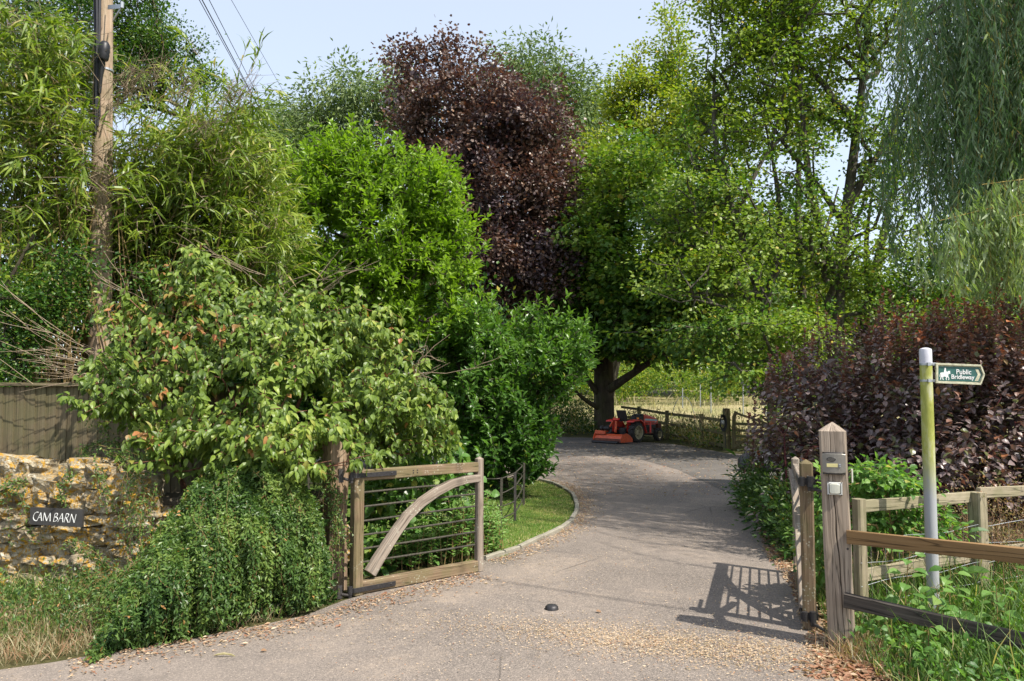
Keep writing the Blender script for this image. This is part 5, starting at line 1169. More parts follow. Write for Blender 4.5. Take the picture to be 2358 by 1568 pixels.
m_ = pick_front(LB, 290, 18, rng); leaf_parts(sub(LB, m_), T_BLADE, L_BAM, bb, rng=rng); leaves_obj('foliage', sub(LB, ~m_), T_BLADE, L_BAM, bb, kind='stuff')
# brushy bare twig tufts in the bamboo
items = []
for c in [(900 / 2.24, 600 / 2.24), (960 / 2.24, 560 / 2.24), (1720 / 2.24, 640 / 2.24), (470 / 2.24, 860 / 2.24), (200 / 2.24, 1060 / 2.24), (1450 / 2.24, 900 / 2.24), (800 / 2.24, 760 / 2.24), (1640 / 2.24, 700 / 2.24), (1100 / 2.24, 520 / 2.24), (60 / 2.24, 150 / 2.24), (1300 / 2.24, 640 / 2.24)]:
    o_ = W(c[0] / .3086 / 1.3746 * .6915 - 15, c[1] / .3086 / 1.3746 * .6915, 8.7)
    o_ = W(c[0] / 1.3746, c[1] / 1.3746, 8.6)
    for i in range(46):
        d = nrm(np.array([[.55, -.15, .55]]) + rng.normal(size=(1, 3)) * .38)[0]; s0 = o_ + rng.normal(size=3) * .07 - d * rng.uniform(0, .25); l = rng.uniform(.15, .4); items.append([s0, s0 + d * l * .5, s0 + d * l + [0, 0, .02]])
thin('brushy_twigs', items, .0028, B_PALE, bb)

n_ = 9000; Pm = np.stack([rng.uniform(-7.6, -3.2, n_), rng.uniform(9.9, 11.0, n_), rng.uniform(.1, 4.0, n_)], 1); L = mk(Pm, rnd_dir(n_, rng) * [1, 1, .6], rnd_dir(n_, rng), .22, .06, .05, 0); leaves_obj('filler_foliage', L, T_DIA, L_HAW, bb, kind='stuff')  # added dark filler; the shade behind the canes is in its leaf tint
hg = thing('dark_leaf_filler', 'dark foliage filler added behind magnolia and bamboo for shaded depth', 'hedge', (-3.5, 16.5, 0))  # added filler mass that gives dark depth behind the shrubs
tips, _ = blobs([(520, 740, 250, 180, 15.5, .7), (800, 760, 220, 150, 16, .7), (1000, 790, 160, 120, 16.5, .7), (1150, 830, 90, 80, 17, .6), (960, 900, 150, 70, 16, .7), (800, 880, 160, 60, 16, .7), (330, 640, 160, 150, 15, .7)], 700, .6, rng, .0); tips = np.concatenate([tips, tips * [1, 1, .45]])
L = spray(tips, tips * 0 + CEN, 34, .32, .9, .13, .07, rng, r0=.35, jit=1.0); leaves_obj('foliage', L, T_DIA, L_GRN, hg, kind='stuff')

# ------------------------------------------------------------------ hawthorn behind the pole, and one low at the left edge
def hawthorn(label, base, trunks, ells, seed, ntips, nl=0):
    rng = np.random.default_rng(seed); t = thing('hawthorn_tree', label, 'tree', base, 'hawthorns on the left')
    tips, _ = blobs(ells, ntips, .7, rng, .2, 1.2, seed); ch, dirs = skeleton(trunks, tips, rng, step=.22, lw=.2, rt=.005, wander=.07); build_chains(ch, 'trunk', B_DARK, t)
    L = spray(tips, dirs, 34, .17, .8, .042, .032, rng, r0=.5, old=.01, jit=.9, droop=.1); leaves_obj('crown', L, T_DIA, L_HAW, t, kind='stuff')
    B = spray(tips[::2], dirs[::2], 7, .15, .8, .014, .014, rng, r0=.9, old=1, jit=1); leaves_obj('berries', B, T_OVAL, L_WEED, t, kind='stuff')
hawthorn('hawthorn with small leaves and berries reaching over the sky behind the pole', (-5.6, 12.0, 0), [([(-5.6, 12, 0), (-5.5, 12, 2.5), (-5.2, 12, 5), (-4.8, 12, 6.6)], [.14, .11, .07, .02]), ([(-5.3, 12, 4.2), (-4.9, 11.8, 5.0), (-4.3, 11.6, 5.6), (-3.8, 11.4, 5.8)], [.06, .05, .03, .01])],
         [(120, 70, 210, 120, 11.8, .9, 1.2), (300, 60, 100, 110, 11.8, .7, 1.2), (400, 100, 75, 40, 11.5, .4, 1.3), (430, 175, 70, 24, 11.4, .3, 1.6), (330, 190, 90, 60, 11.6, .6), (160, 180, 190, 80, 11.6, .8), (480, 255, 35, 22, 11.2, .3, 1.4)], 84, 1500)
hawthorn('low hawthorn with yellow berries at the left edge above the board fence', (-5.8, 8.3, 0), [([(-5.8, 8.3, 0), (-5.6, 8.2, 1.2), (-5.3, 8.1, 2.4), (-4.9, 8.1, 3.2)], [.06, .05, .03, .01]), ([(-5.7, 8.3, 1.5), (-5.9, 8.1, 2.2), (-5.9, 8.0, 3.0)], [.03, .02, .01])],
         [(60, 690, 95, 90, 8.0, .35), (165, 610, 60, 36, 8.1, .3, .8), (25, 820, 45, 60, 7.9, .3), (20, 900, 30, 30, 7.8, .2), (320, 640, 40, 30, 8.6, .2, .8), (140, 720, 40, 40, 8.1, .3, .7)], 85, 240)

# ------------------------------------------------------------------ dogwood (front left)
dw = thing('dogwood_shrub', 'broad dogwood with drooping oval leaves and red twigs over the stone wall', 'shrub', (-2.35, 7.1, 0))
rng = np.random.default_rng(86)
ELD = [(560, 900, 250, 150, 6.9, .8, 1.2), (430, 800, 150, 110, 7.2, .6), (700, 800, 150, 110, 7.1, .7, 1.2), (820, 850, 130, 120, 7.1, .6, 1.1), (920, 940, 110, 100, 7.2, .6), (1000, 960, 60, 60, 7.3, .4), (860, 780, 60, 50, 7.3, .4), (450, 630, 70, 62, 7.2, .35, 1.3), (480, 690, 90, 50, 7.2, .4), (560, 730, 120, 60, 7.2, .5), (300, 900, 110, 60, 6.6, .35, 1.1), (220, 920, 70, 36, 6.4, .2, 1.1), (290, 730, 70, 50, 7.2, .3), (640, 1030, 190, 85, 6.2, .5, 1.2), (430, 1015, 120, 60, 6.3, .4), (620, 1085, 120, 40, 6.1, .3, .8), (870, 1030, 90, 50, 7.0, .45), (980, 1010, 70, 50, 7.3, .4), (740, 720, 70, 60, 7.3, .4), (780, 950, 120, 80, 6.7, .4)]
tips, _ = blobs(ELD, 2000, .5, rng, .15, 1.7, 8, amp=.55); tips = tips[tips[:, 2] > .55]
tk = [([(-2.35 + a, 7.1 + b, .0), (-2.35 + a * 2, 7.1 + b, .8), W(u, v, d)], [.028, .02, .006]) for a, b, (u, v, d) in ((-.1, 0, (470, 640, 7.2)), (.1, .05, (750, 760, 7.2)), (.2, 0, (930, 940, 7.2)), (-.25, -.1, (260, 900, 6.5)), (0, -.15, (600, 980, 6.4)), (.05, .1, (600, 720, 7.3)))]
ch, dirs = skeleton(tk, tips, rng, step=.16, lw=.15, rt=.0025, wander=.03); build_chains(ch, 'stem', B_TWIG, dw)
kk = 11; n = len(tips); P, A, N = [], [], []
for j in range(kk):
    back = .035 * (j // 2); sd = 1 if j % 2 else -1; lat = nrm(np.cross(dirs, CEN) + rng.normal(size=(n, 3)) * .4) * sd
    P.append(tips - dirs * back + rng.normal(size=(n, 3)) * .022); A.append(nrm(dirs * .35 + lat * .55 + [0, -.12, -.62] + rng.normal(size=(n, 3)) * .2)); N.append(nrm(np.array(SUNV) * .55 + [0, -.35, .45] + lat * .25 + rng.normal(size=(n, 3)) * .35))
P, A, N = np.concatenate(P), np.concatenate(A), np.concatenate(N); h = np.tile(.45 + .3 * nz(tips, 1.5, 2) + rng.normal(size=n) * .1, kk)
old = np.tile(nz(tips, 2.1, 20) > .52, kk) & (rng.random(len(P)) < .5) | (rng.random(len(P)) < .012)
LD = mk(P, A, N, rng.uniform(.055, .092, len(P)), rng.uniform(.030, .047, len(P)), h + rng.normal(size=len(P)) * .18, np.where(old, rng.uniform(.35, 1, len(P)), 0))
LD = clear_post(LD)
m_ = pick_front(LD, 300, 20, rng); leaf_parts(sub(LD, m_), T_OVAL, L_DOG, dw, rng=rng); leaves_obj('foliage', sub(LD, ~m_), T_OVAL, L_DOG, dw, kind='stuff')
# bare tangled twigs left and centre
items = []
for (u0, v0, u1, v1, d, nn_) in [(330, 860, 60, 800, 7.2, 7), (300, 850, 20, 700, 7.3, 3), (600, 640, 440, 555, 7.6, 3), (650, 700, 800, 600, 7.6, 5), (640, 680, 730, 610, 7.6, 4), (960, 850, 1000, 815, 7.3, 8), (320, 700, 230, 620, 7.3, 3), (360, 860, 130, 850, 7.0, 6)]:
    for i in range(nn_):
        a = W(u0 + rng.normal() * 12, v0 + rng.normal() * 12, d); b = W(u1 + rng.normal() * 34, v1 + rng.normal() * 34, d - .2 + rng.normal() * .15); c = (a + b) / 2 + rng.normal(size=3) * .05 + [0, 0, -.05]
        q = np.linspace(0, 1, 8)[:, None]; C = (1 - q) ** 2 * a + 2 * q * (1 - q) * (c + rng.normal(size=3) * .12) + q * q * b + rng.normal(size=(8, 3)) * .012; items.append(C)
        for s in (3, 5): 
            e = C[s] + (C[s + 1] - C[s]) * 2.4 + rng.normal(size=3) * .07; items.append([C[s], (C[s] + e) / 2 + rng.normal(size=3) * .01, e])
thin('bare_twigs', items, .0034, B_PALE, dw, k=4)
# a sprig of big round leaves behind the gate, under the shrub
t = thing('broadleaf_shrub', 'shrub with large heart-shaped leaves just behind the left gate', 'shrub', (-.95, 8.0, 0))
tips, _ = blobs([(960, 1110, 110, 75, 7.7, .4), (1030, 1050, 60, 50, 7.8, .35), (900, 1190, 60, 90, 7.5, .3), (870, 1270, 45, 45, 7.2, .2), (960, 1250, 70, 50, 7.6, .3)], 200, .6, rng, .08, 2)
ch, dirs = skeleton([([(-.95, 8.0, 0), (-.9, 7.9, .5), (-.8, 7.8, .95)], [.02, .014, .006])], tips, rng, step=.15, lw=.15, rt=.0025, wander=.03); build_chains(ch, 'stem', B_DARK, t)
L = spray(tips, dirs, 7, .12, .8, .095, .068, rng, droop=.6, out=.3, r0=.5, old=.05, jit=.7, sunw=1.0); m_ = pick_front(L, 120, 22, rng); leaf_parts(sub(L, m_), T_OVAL, L_WEED, t, rng=rng); leaves_obj('foliage', sub(L, ~m_), T_OVAL, L_MAG2, t, kind='stuff')

# sedums behind the gate
sd = thing('sedum_plants', 'fleshy pale green sedum clump on the lawn edge behind the gate bars', 'flower clump', (-.7, 7.6, 0))
stems = []; P, A, N, Hh = [], [], [], []; heads = []
for i in range(200):
    q = rng.random(); x = -1.08 + q * .92 + rng.normal() * .06; y = 7.05 + q * .62 + rng.uniform(.0, .55); hgt = rng.uniform(.24, .42) + .20 * math.exp(-((x + .42) / .2) ** 2)
    l = rng.normal(size=2) * .06; top_ = np.array([x + l[0], y + l[1], hgt]); stems.append([(x, y, 0), (x + l[0] * .4, y + l[1] * .4, hgt * .5), top_])
    for j in range(16):
        s = .12 + .88 * j / 16; c = np.array([x + l[0] * s, y + l[1] * s, hgt * s]); a = j * 2.4 + i; P.append(c); A.append([math.cos(a), math.sin(a), .35]); N.append([-math.cos(a) * .4, -math.sin(a) * .4, 1])
    if hgt > .24: heads += [top_ + rng.normal(size=3) * [.022, .022, .008] for _ in range(16)]
thin('stems', stems, .005, B_CULM, sd)
P = np.array(P); L = mk(P, nrm(np.array(A) + rng.normal(size=P.shape) * .2), nrm(np.array(N)), rng.uniform(.05, .085, len(P)), rng.uniform(.026, .038, len(P)), .5 + rng.normal(size=len(P)) * .22, 0)
m_ = pick_front(L, 180, 14, rng); leaf_parts(sub(L, m_), T_LEAF, L_SED, sd, rng=rng); leaves_obj('foliage', sub(L, ~m_), T_LEAF, L_SED, sd, kind='stuff')
heads = np.array(heads); L = mk(heads, rnd_dir(len(heads), rng) + CEN, rnd_dir(len(heads), rng) + CEN, .014, .013, .95, 0); leaves_obj('flower_heads', L, T_DIA, L_SED, sd, kind='stuff')

# ------------------------------------------------------------------ creeper draped over the wall
cr = thing('creeper', 'dense small-leaved creeper cascading over the wall beside the gatepost', 'creeper', (-2.1, 5.7, 0))
rng = np.random.default_rng(87); items = []; P, A, N, H = [], [], [], []
def mound(s, t):
    """s 0..1 left to right, t 0 at the crest .. 1 at the foot"""
    x0, y0 = -3.0 + s * 1.22, 6.25 + .10 * s; z0 = .12 + .80 * min(1, s * 2.1) ** .8 + .06 * s
    f = G(225 + (535 * s ** .92), 1522 - 122 * s ** 1.0, 0); fx, fy = f[0], f[1] + .05
    k = math.sin(min(1, t * 1.25) * math.pi / 2); x = x0 + (fx - x0) * (k * .9 + t * .1); y = y0 + (fy - y0) * k; z = z0 * (1 - t ** 1.5) * (1 + .1 * math.sin(7 * s + 3)) + .015
    return np.array([x, y, z])
for i in range(1350):
    s = rng.random(); t0 = rng.random() ** 1.1 * .75; ln_ = rng.uniform(.2, .6); m_ = 9; off = rng.normal() * .02; lift = abs(rng.normal()) * .07; pts = []
    if s < .22 and rng.random() < .45: continue
    if mnoise.noise(Vector((s * 22, t0 * 2.2, 3))) < -.12 and rng.random() < .8: continue
    for j in range(m_):
        t = t0 + ln_ * j / m_
        if t > 1.0: break
        sw = s + off * math.sin(j * .7); q = mound(min(max(sw, 0), 1), t); q = q + np.array([0, -lift * math.sin(j / m_ * 3.1) - .01, .035 * mnoise.noise(Vector((sw * 14, t * 5, 1)))]) + np.array([.02, -.14, .05]) * 1.3 * (mnoise.noise(Vector((sw * 9, t * 2.6, 8))) + .5 * mnoise.noise(Vector((sw * 19, t * 1.5, 2)))); pts.append(q)
    if len(pts) < 3: continue
    if i % 4 == 0: items.append(pts)
    pts = np.array(pts)
    for j in range(len(pts) - 1):
        d = pts[j + 1] - pts[j]
        for q in range(5):
            P.append(pts[j] + d * q / 5); A.append(d)
P = np.array(P); n = len(P); side = rng.normal(size=(n, 3)); 
A_ = nrm(nrm(np.array(A)) * .55 + nrm(side) * .8 + [0, -.25, .05])
L = mk(P + rng.normal(size=(n, 3)) * .012, A_, nrm(rng.normal(size=(n, 3)) * .6 + np.array(SUNV) * .6 + [0, -.3, .5]), rng.uniform(.024, .046, n), rng.uniform(.013, .019, n), .62 + .55 * nz(P * [1, 1, .35], 5.0, 5) + rng.normal(size=n) * .16, np.where(rng.random(n) < .008, rng.uniform(.5, 1, n), 0))
L = clear_post(L); leaves_obj('foliage', L, T_DIA, L_CRE, cr, kind='stuff'); thin('trailing_stems', items, .0022, B_CULM, cr)
# hidden inner tangle so that the mass is not hollow
Pm = np.array([mound(a, b) * [1, 1, 1] + [0, .12, -.05] for a, b in rng.random((9000, 2))]); L = clear_post(mk(Pm, rnd_dir(9000, rng), rnd_dir(9000, rng), .05, .03, .15, 0)); leaves_obj('filler_foliage', L, T_DIA, L_CRE, cr, kind='stuff')
# thinner trails over the stones and below the fence, and up the gatepost
t = thing('creeper', 'sparse creeper trails hanging across the lichened stones near the slate plaque', 'creeper', (-3.4, 6.15, .5)); items = []; P = []; A = []
for (u0, v0, u1, v1, d0, d1, k_) in [(20, 1095, 60, 1230, 6.15, 6.12, 3), (130, 1150, 170, 1100, 6.1, 6.15, 3), (215, 1070, 255, 1180, 6.2, 6.1, 4), (320, 1060, 290, 1260, 6.1, 6.0, 7), (300, 1040, 220, 1010, 6.6, 6.7, 5), (240, 1040, 330, 1110, 6.4, 6.2, 6), (60, 1120, 0, 1150, 6.1, 6.1, 3), (345, 1120, 330, 1330, 6.1, 5.8, 8), (760, 1180, 812, 1260, 6.25, 6.2, 3), (770, 1130, 770, 1330, 6.28, 6.1, 8), (250, 1320, 80, 1440, 5.9, 5.4, 12), (330, 1300, 190, 1440, 5.7, 5.2, 14), (150, 1250, 260, 1330, 6.05, 5.9, 5), (760, 1080, 740, 1200, 6.35, 6.25, 8), (180, 1080, 225, 1040, 6.3, 6.6, 4)]:
    for i in range(k_):
        a = W(u0 + rng.normal() * 14, v0 + rng.normal() * 12, d0); b = W(u1 + rng.normal() * 24, v1 + rng.normal() * 18, d1); b[2] = max(b[2], .03); q = np.linspace(0, 1, 9)[:, None]; C = a + (b - a) * q + np.array([0, -.05, .04]) * np.sin(q * 3.1) + rng.normal(size=(9, 3)) * .008; items.append(C)
        for j in range(8):
            for z in range(6): P.append(C[j] + (C[j + 1] - C[j]) * z / 6); A.append(C[j + 1] - C[j])
P = np.array(P); n = len(P); L = mk(P + rng.normal(size=(n, 3)) * .014, nrm(nrm(np.array(A)) * .5 + nrm(rng.normal(size=(n, 3))) * .8), nrm(rng.normal(size=(n, 3)) * .6 + [.3, -.6, .7]), rng.uniform(.02, .038, n), rng.uniform(.010, .015, n), .6 + rng.normal(size=n) * .2, 0)
leaves_obj('foliage', L, T_DIA, L_CRE, t, kind='stuff'); thin('trailing_stems', items, .002, B_CULM, t)

# ------------------------------------------------------------------ purple hedge
hd = thing('ninebark_hedge', 'purple-leaved hedge with orange shoot tips behind the signpost', 'hedge', (4.0, 9.3, 0))
rng = np.random.default_rng(88)
ELH = [(2250, 950, 190, 190, 8.0, .8, 1.2), (2080, 950, 150, 160, 8.8, .9, 1.2), (1930, 960, 110, 130, 9.8, .9, 1.1), (1850, 1000, 90, 130, 9.4, .8), (1880, 830, 70, 70, 10.4, .7), (1800, 900, 45, 60, 10.6, .5), (2330, 850, 120, 110, 8.2, .7), (2120, 800, 110, 60, 8.8, .6), (2450, 950, 150, 200, 7.8, .8), (2150, 820, 130, 90, 8.8, .8), (1990, 860, 90, 80, 10, .8), (1830, 930, 50, 70, 11.5, .6, .8), (1880, 1150, 80, 110, 8.6, .6), (1850, 1230, 60, 60, 8.3, .4), (1785, 1030, 42, 45, 10.5, .4, .7), (2000, 1120, 120, 90, 8.6, .6), (2200, 1100, 200, 70, 7.6, .5, 1), (2400, 1120, 120, 70, 7.2, .5), (2250, 780, 110, 60, 8.6, .7, 1), (1760, 1060, 26, 36, 10.2, .3, .6)]
tips, dn = blobs(ELH, 2500, .5, rng, .12, 1.4, 3, amp=.55); tips = tips[tips[:, 2] > .12]
# upright shoots standing proud of the top
shoots = []
for u, v in [(1790, 810), (1885, 690), (1905, 730), (1960, 745), (2020, 735), (2065, 715), (2100, 700), (2150, 705), (2195, 690), (2215, 680), (2260, 705), (2290, 680), (2310, 690), (2345, 690), (1850, 770), (1940, 770), (2240, 700), (1770, 850), (1745, 935), (1730, 1015), (1728, 965)]:
    d = 8.6 if u > 2100 else (9.6 if u > 1950 else 10.6); tp_ = W(u + rng.normal() * 4, v - 14, d); shoots.append((tp_ - [rng.normal() * .03, 0, .55], tp_))
ts_ = tips[(tips[:, 2] > 1.3)]; ts_ = ts_[rng.permutation(len(ts_))[:170]]
for q in ts_: shoots.append((q - [0, 0, .05], q + [rng.normal() * .06, rng.normal() * .06, rng.uniform(.18, .42)]))
tk = [([(x, y, 0), (x + rng.normal() * .1, y, .5), (x + rng.normal() * .2, y, 1.1)], [.018, .012, .006]) for x, y in ((3.3, 9.2), (3.9, 10.2), (4.2, 8.7), (5.0, 8.5), (5.8, 8.6), (3.0, 8.6), (4.7, 10), (6.8, 8.6))]
ch, dirs = skeleton(tk, tips, rng, step=.22, lw=.2, rt=.0035, wander=.04); build_chains(ch, 'stem', B_PUR, hd)
topw = np.clip((tips[:, 2] - 1.5) / .8, 0, 1); dirs = nrm(dirs + np.array([0, 0, .8]))
kk = 13; n = len(tips); P, A, N, R_ = [], [], [], []
for j in range(kk):
    a = j * 2.4 + rng.random(n); ref = nrm(np.cross(dirs, np.array([0.2, 1, 0]))); r2 = np.cross(dirs, ref); rd = ref * np.cos(a)[:, None] + r2 * np.sin(a)[:, None]
    P.append(tips + dirs * (.16 - .030 * j) + rd * .012 + rng.normal(size=(n, 3)) * .012); A.append(nrm(rd * .9 + dirs * .35 + [0, 0, -.18] + rng.normal(size=(n, 3)) * .2)); N.append(nrm(CEN + rd * -.1 + rng.normal(size=(n, 3)) * .35)); R_.append(np.where(rng.random(n) < .16, -1, 0) + .38 + .22 * topw + (.30 if j < 2 else 0) * (.4 + topw) + rng.normal(size=n) * .13)
for s0, s1 in shoots:
    mI = 26
    for j in range(mI):
        q = j / mI; a = j * 2.4; c = s0 + (s1 - s0) * q; P.append(c[None]); A.append(nrm(np.array([[math.cos(a) * .8, math.sin(a) * .8, .45 + q * .5]]))); N.append(nrm(np.array([[-math.cos(a) * .4, -math.sin(a) * .4, 1.0]]))); R_.append(np.array([.5 + .5 * q ** 2]))
P, A, N, R_ = np.concatenate(P), np.concatenate(A), np.concatenate(N), np.concatenate(R_)
big = np.clip(1.25 - (P[:, 2] - .6) * .28, .65, 1.3)
L = mk(P, A, N, rng.uniform(.05, .085, len(P)) * big, rng.uniform(.034, .055, len(P)) * big, R_, np.where(rng.random(len(P)) < .05 + .16 * np.clip((P[:, 2] - 1.5) / .8, 0, 1), rng.uniform(.3, .9, len(P)), 0))
m_ = pick_front(L, 300, 17, rng); leaf_parts(sub(L, m_), T_LEAF, L_HED, hd, rng=rng); leaves_obj('foliage', sub(L, ~m_), T_LEAF, L_HED, hd, kind='stuff')
Pm = np.stack([rng.uniform(3.7, 8.5, 5200), rng.uniform(9.6, 11.2, 5200), rng.uniform(.1, 1.9, 5200)], 1); Lf = mk(Pm, rnd_dir(5200, rng), rnd_dir(5200, rng), .16, .10, .3, 0); leaves_obj('filler_foliage', Lf, T_DIA, L_HED, hd, kind='stuff')
thin('shoots', [[a, (a + b) / 2, b] for a, b in shoots], .004, B_PUR, hd, 4)
# green undergrowth at the hedge foot beside the drive
t = thing('weed_clump', 'green cow parsley and dock at the hedge foot beside the drive', 'weeds', (2.75, 8.6, 0))
n = 330; q = rng.random(n); tips = np.stack([2.62 + .55 * q + abs(rng.normal(size=n)) * .16, 7.5 + 3.6 * q, abs(rng.normal(size=n)) * .22 + .04], 1)
L = spray(tips, tips * 0 + [-.3, -.3, .9], 40, .17, .9, .05, .024, rng, r0=.45, old=.02); leaves_obj('foliage', L, T_DIA, L_CRE, t, kind='stuff')
tips = tips[:60]; L = spray(tips, tips * 0 + [-.3, -.3, .6], 9, .16, .6, .16, .035, rng, r0=.3, old=.0, droop=.4); leaves_obj('dock_leaves', L, T_BLADE, L_HAW, t, kind='stuff')

# ------------------------------------------------------------------ weeping willow, right
wt = thing('weeping_willow', 'weeping willow trailing blue-green curtains at the top right', 'tree', (8.6, 11.5, 0))
rng = np.random.default_rng(89)
MB().tube([(8.6, 11.5, 0), (8.5, 11.4, 2.5), (8.3, 11.2, 5), (7.8, 10.8, 7.5)], [.45, .38, .3, .18], 12).build('trunk', B_GREY, wt, smooth=True)
limbs = []; top0 = np.array([8.2, 11.1, 5.6])
def curve(a, c, b, n=12): q = np.linspace(0, 1, n)[:, None]; return (1 - q) ** 2 * a + 2 * q * (1 - q) * c + q * q * b
ends = [W(2060, -60, 10), W(2100, 120, 9.6), W(2180, -250, 8.2), W(2130, 40, 8.8), W(2300, 60, 8.6), W(2330, 350, 8.4), W(2250, -100, 8.4), W(2400, 150, 8), W(2450, -150, 7.6), W(2080, 280, 10.4), W(2200, 200, 9.6), W(2500, 300, 7.6), W(2300, -500, 7.4), W(2500, -500, 6.6), W(2700, -300, 7)]
for e in ends:
    e = np.array(e); c = (top0 + e) / 2 + [0, 0, 1.6]; C = curve(top0, c, e); limbs.append(C)
    MB().tube(C, np.linspace(.10, .012, 12), 6, caps=(False, False)).build('limb', B_GREY, wt, smooth=True)
# the low bough in front, its sunlight put into the leaf colour
lowb = [(W(2700, 420, 8.2), W(2420, 440, 7.4), W(2163, 508, 6.9)), (W(2700, 380, 8.2), W(2450, 400, 7.4), W(2260, 425, 7.0)), (W(2700, 460, 8.0), W(2450, 470, 7.2), W(2330, 500, 6.8))]
lows = []
for a, c, b in lowb:
    C = curve(np.array(a), np.array(c), np.array(b), 14); lows.append(C); MB().tube(C, np.linspace(.014, .003, 14), 6).build('limb', B_WIL, wt, smooth=True)
def strand(top_, ln_, rng, sway, drift):
    m_ = max(4, int(ln_ / .16)); q = np.linspace(0, 1, m_ + 1)[:, None]; return top_ + np.array([drift[0], drift[1], -ln_]) * q + np.array([sway[0], sway[1], 0]) * np.sin(q * 2.6) * ln_ * .2 + rng.normal(size=(m_ + 1, 3)) * .008
def willow(tops, lens, mat, nm, rng, lw_=.125, every=3, thr=.038, nparts=0):
    P, A, S = [], [], []
    for i, (t_, l_) in enumerate(zip(tops, lens)):
        C = strand(t_, l_, rng, rng.normal(size=2) * .5, rng.normal(size=2) * .06)
        if i % every == 0: S.append(C)
        seg = C[1:] - C[:-1]; k = max(1, int(np.linalg.norm(seg[0]) / thr))
        for j in range(len(seg)):
            for z in range(k): P.append(C[j] + seg[j] * z / k); A.append(seg[j])
    P = np.array(P); A = nrm(np.array(A)); n = len(P); lat = nrm(rng.normal(size=(n, 3)) * [1, 1, .2])
    L = mk(P + rng.normal(size=(n, 3)) * .014, nrm(A * .85 + lat * .52 + rng.normal(size=(n, 3)) * .1), nrm(lat * .8 + CEN * .5 + rng.normal(size=(n, 3)) * .4), rng.uniform(.65, 1.2, n) * lw_, rng.uniform(.015, .023, n), .5 + .28 * nz(P, .9, 4) + rng.normal(size=n) * .16, np.where(rng.random(n) < .02, rng.uniform(.5, 1, n), 0))
    if nparts: m2 = pick_front(L, nparts, 18, rng); leaf_parts(sub(L, m2), T_BLADE, mat, wt, rng=rng); L = sub(L, ~m2)
    leaves_obj(nm, L, T_DIA, mat, wt, kind='stuff'); thin('strands', S, .0032, B_WIL, wt)
tops, lens = [], []
vb = lambda u: np.interp(u, [1990, 2040, 2075, 2120, 2160, 2300, 2600], [150, 500, 600, 700, 640, 760, 800])
for i in range(1150):
    C = limbs[rng.integers(len(limbs))]; p = C[rng.integers(5, 12)] + rng.normal(size=3) * [.35, .45, .15]; u, v = proj(p); u, v = float(u[0]), float(v[0])
    if u < 1985: continue
    vend = vb(u) - rng.uniform(0, 260) * rng.random(); ze = W(u, vend, p[1])[2]; l = min(rng.uniform(1.2, 3.4), max(.35, p[2] - ze))
    if p[2] - l < 2.3 and u < 2130: l = max(.3, p[2] - 2.4)
    if u < 2080 and rng.random() < .55: continue
    tops.append(p); lens.append(l)
willow(np.array(tops), lens, L_WIL, 'crown', rng, nparts=60)
tp_, _ = blobs([(1178.5 + 7.3 / 10 * F, 896 - (10 - EYE) / 10 * F, 1.15 / 10 * F, 1.2 / 10 * F, 9.8, 5.2)], 420, .8, rng, .12, .7); L = spray(tp_, tp_ * 0 - CEN, 44, .5, 1.2, .13, .03, rng, droop=1.5, r0=.5); leaves_obj('unseen_shade_foliage', L, T_DIA, L_WIL, wt, kind='stuff')  # unseen crown foliage, added above the view to shade the drive
tops, lens = [], []
for i in range(280):
    C = lows[rng.choice(3, p=[.45, .3, .25])]; p = C[rng.integers(3, 14)] + rng.normal(size=3) * [.10, .15, .05]; u, v = proj(p); l = max(.3, float((np.interp(u[0], [2130, 2200, 2400], [700, 690, 720]) - v[0]) / F * p[1]) * rng.uniform(.45, 1.0)); tops.append(p); lens.append(l)
willow(np.array(tops), lens, L_WIL_SUN, 'low_bough_foliage', rng, .12, 2, .028, nparts=230)
# ------------------------------------------------------------------ grass, weeds, litter
rng = np.random.default_rng(90)
def stuff(name, L, T, mat, label=None):
    o = leaves_obj(name, L, T, mat, None, kind='stuff'); return o
def hue_xy(L, s=1.2, a=.4, off=0): L['r'] = np.clip(L['r'] + a * nz(L['pos'] * [1, 1, 0], s, off), 0, 1); return L
# mown lawn
LP = LAWN
a_l = lambda n: np.concatenate([rand_in([(-1.5, 7.2), *[p for p in LAWN_EDGE], (-1.3, 15.2)], int(n * .9), rng), rand_in(LP, n - int(n * .9), rng)])
L = strip_blades(34000, a_l, .034, .0055, rng, lean=.5, r0=.5, rv=.2, dry=.10); L = hue_xy(L, 1.3, .55, 3); e = np.array([p[:2] for p in LAWN_EDGE]); dmin = np.min(np.linalg.norm(L['pos'][:, None, :2] - e[None], axis=2), axis=1); L['g'] = np.where(rng.random(len(dmin)) < np.clip(.75 - dmin * 1.5, 0, .7), .9, L['g']); stuff('lawn_grass', L, T_GRASS, L_GRS)
# lush verge on the right
VP = [(2.0, 4.85), (2.15, 5.6), (2.6, 7.3), (4.6, 7.3), (5, 3.5), (3.4, 1.9), (2.5, 2.9), (2.05, 4.2)]
L = strip_blades(13000, lambda n: rand_in(VP, n, rng), .17, .006, rng, lean=.45, r0=.42, rv=.25, dry=.08); stuff('verge_grass', hue_xy(L, 1.0, .3), T_BLADE, L_GRS)
L = strip_blades(2600, lambda n: rand_in([(2.3, 4.3), (2.3, 5.3), (3.0, 6.6), (4.4, 6.6), (4.4, 3.6), (3.1, 3.0)], n, rng), .40, .0075, rng, lean=.4, r0=.4, rv=.22, dry=.1); stuff('verge_grass', L, T_BLADE, L_GRS)
L = strip_blades(900, lambda n: np.stack([rng.normal(2.12, .09, n), rng.normal(4.9, .12, n)], 1), .13, .005, rng, lean=.6, r0=.8, rv=.2, dry=.6); stuff('dry_grass', L, T_BLADE, L_DRY)
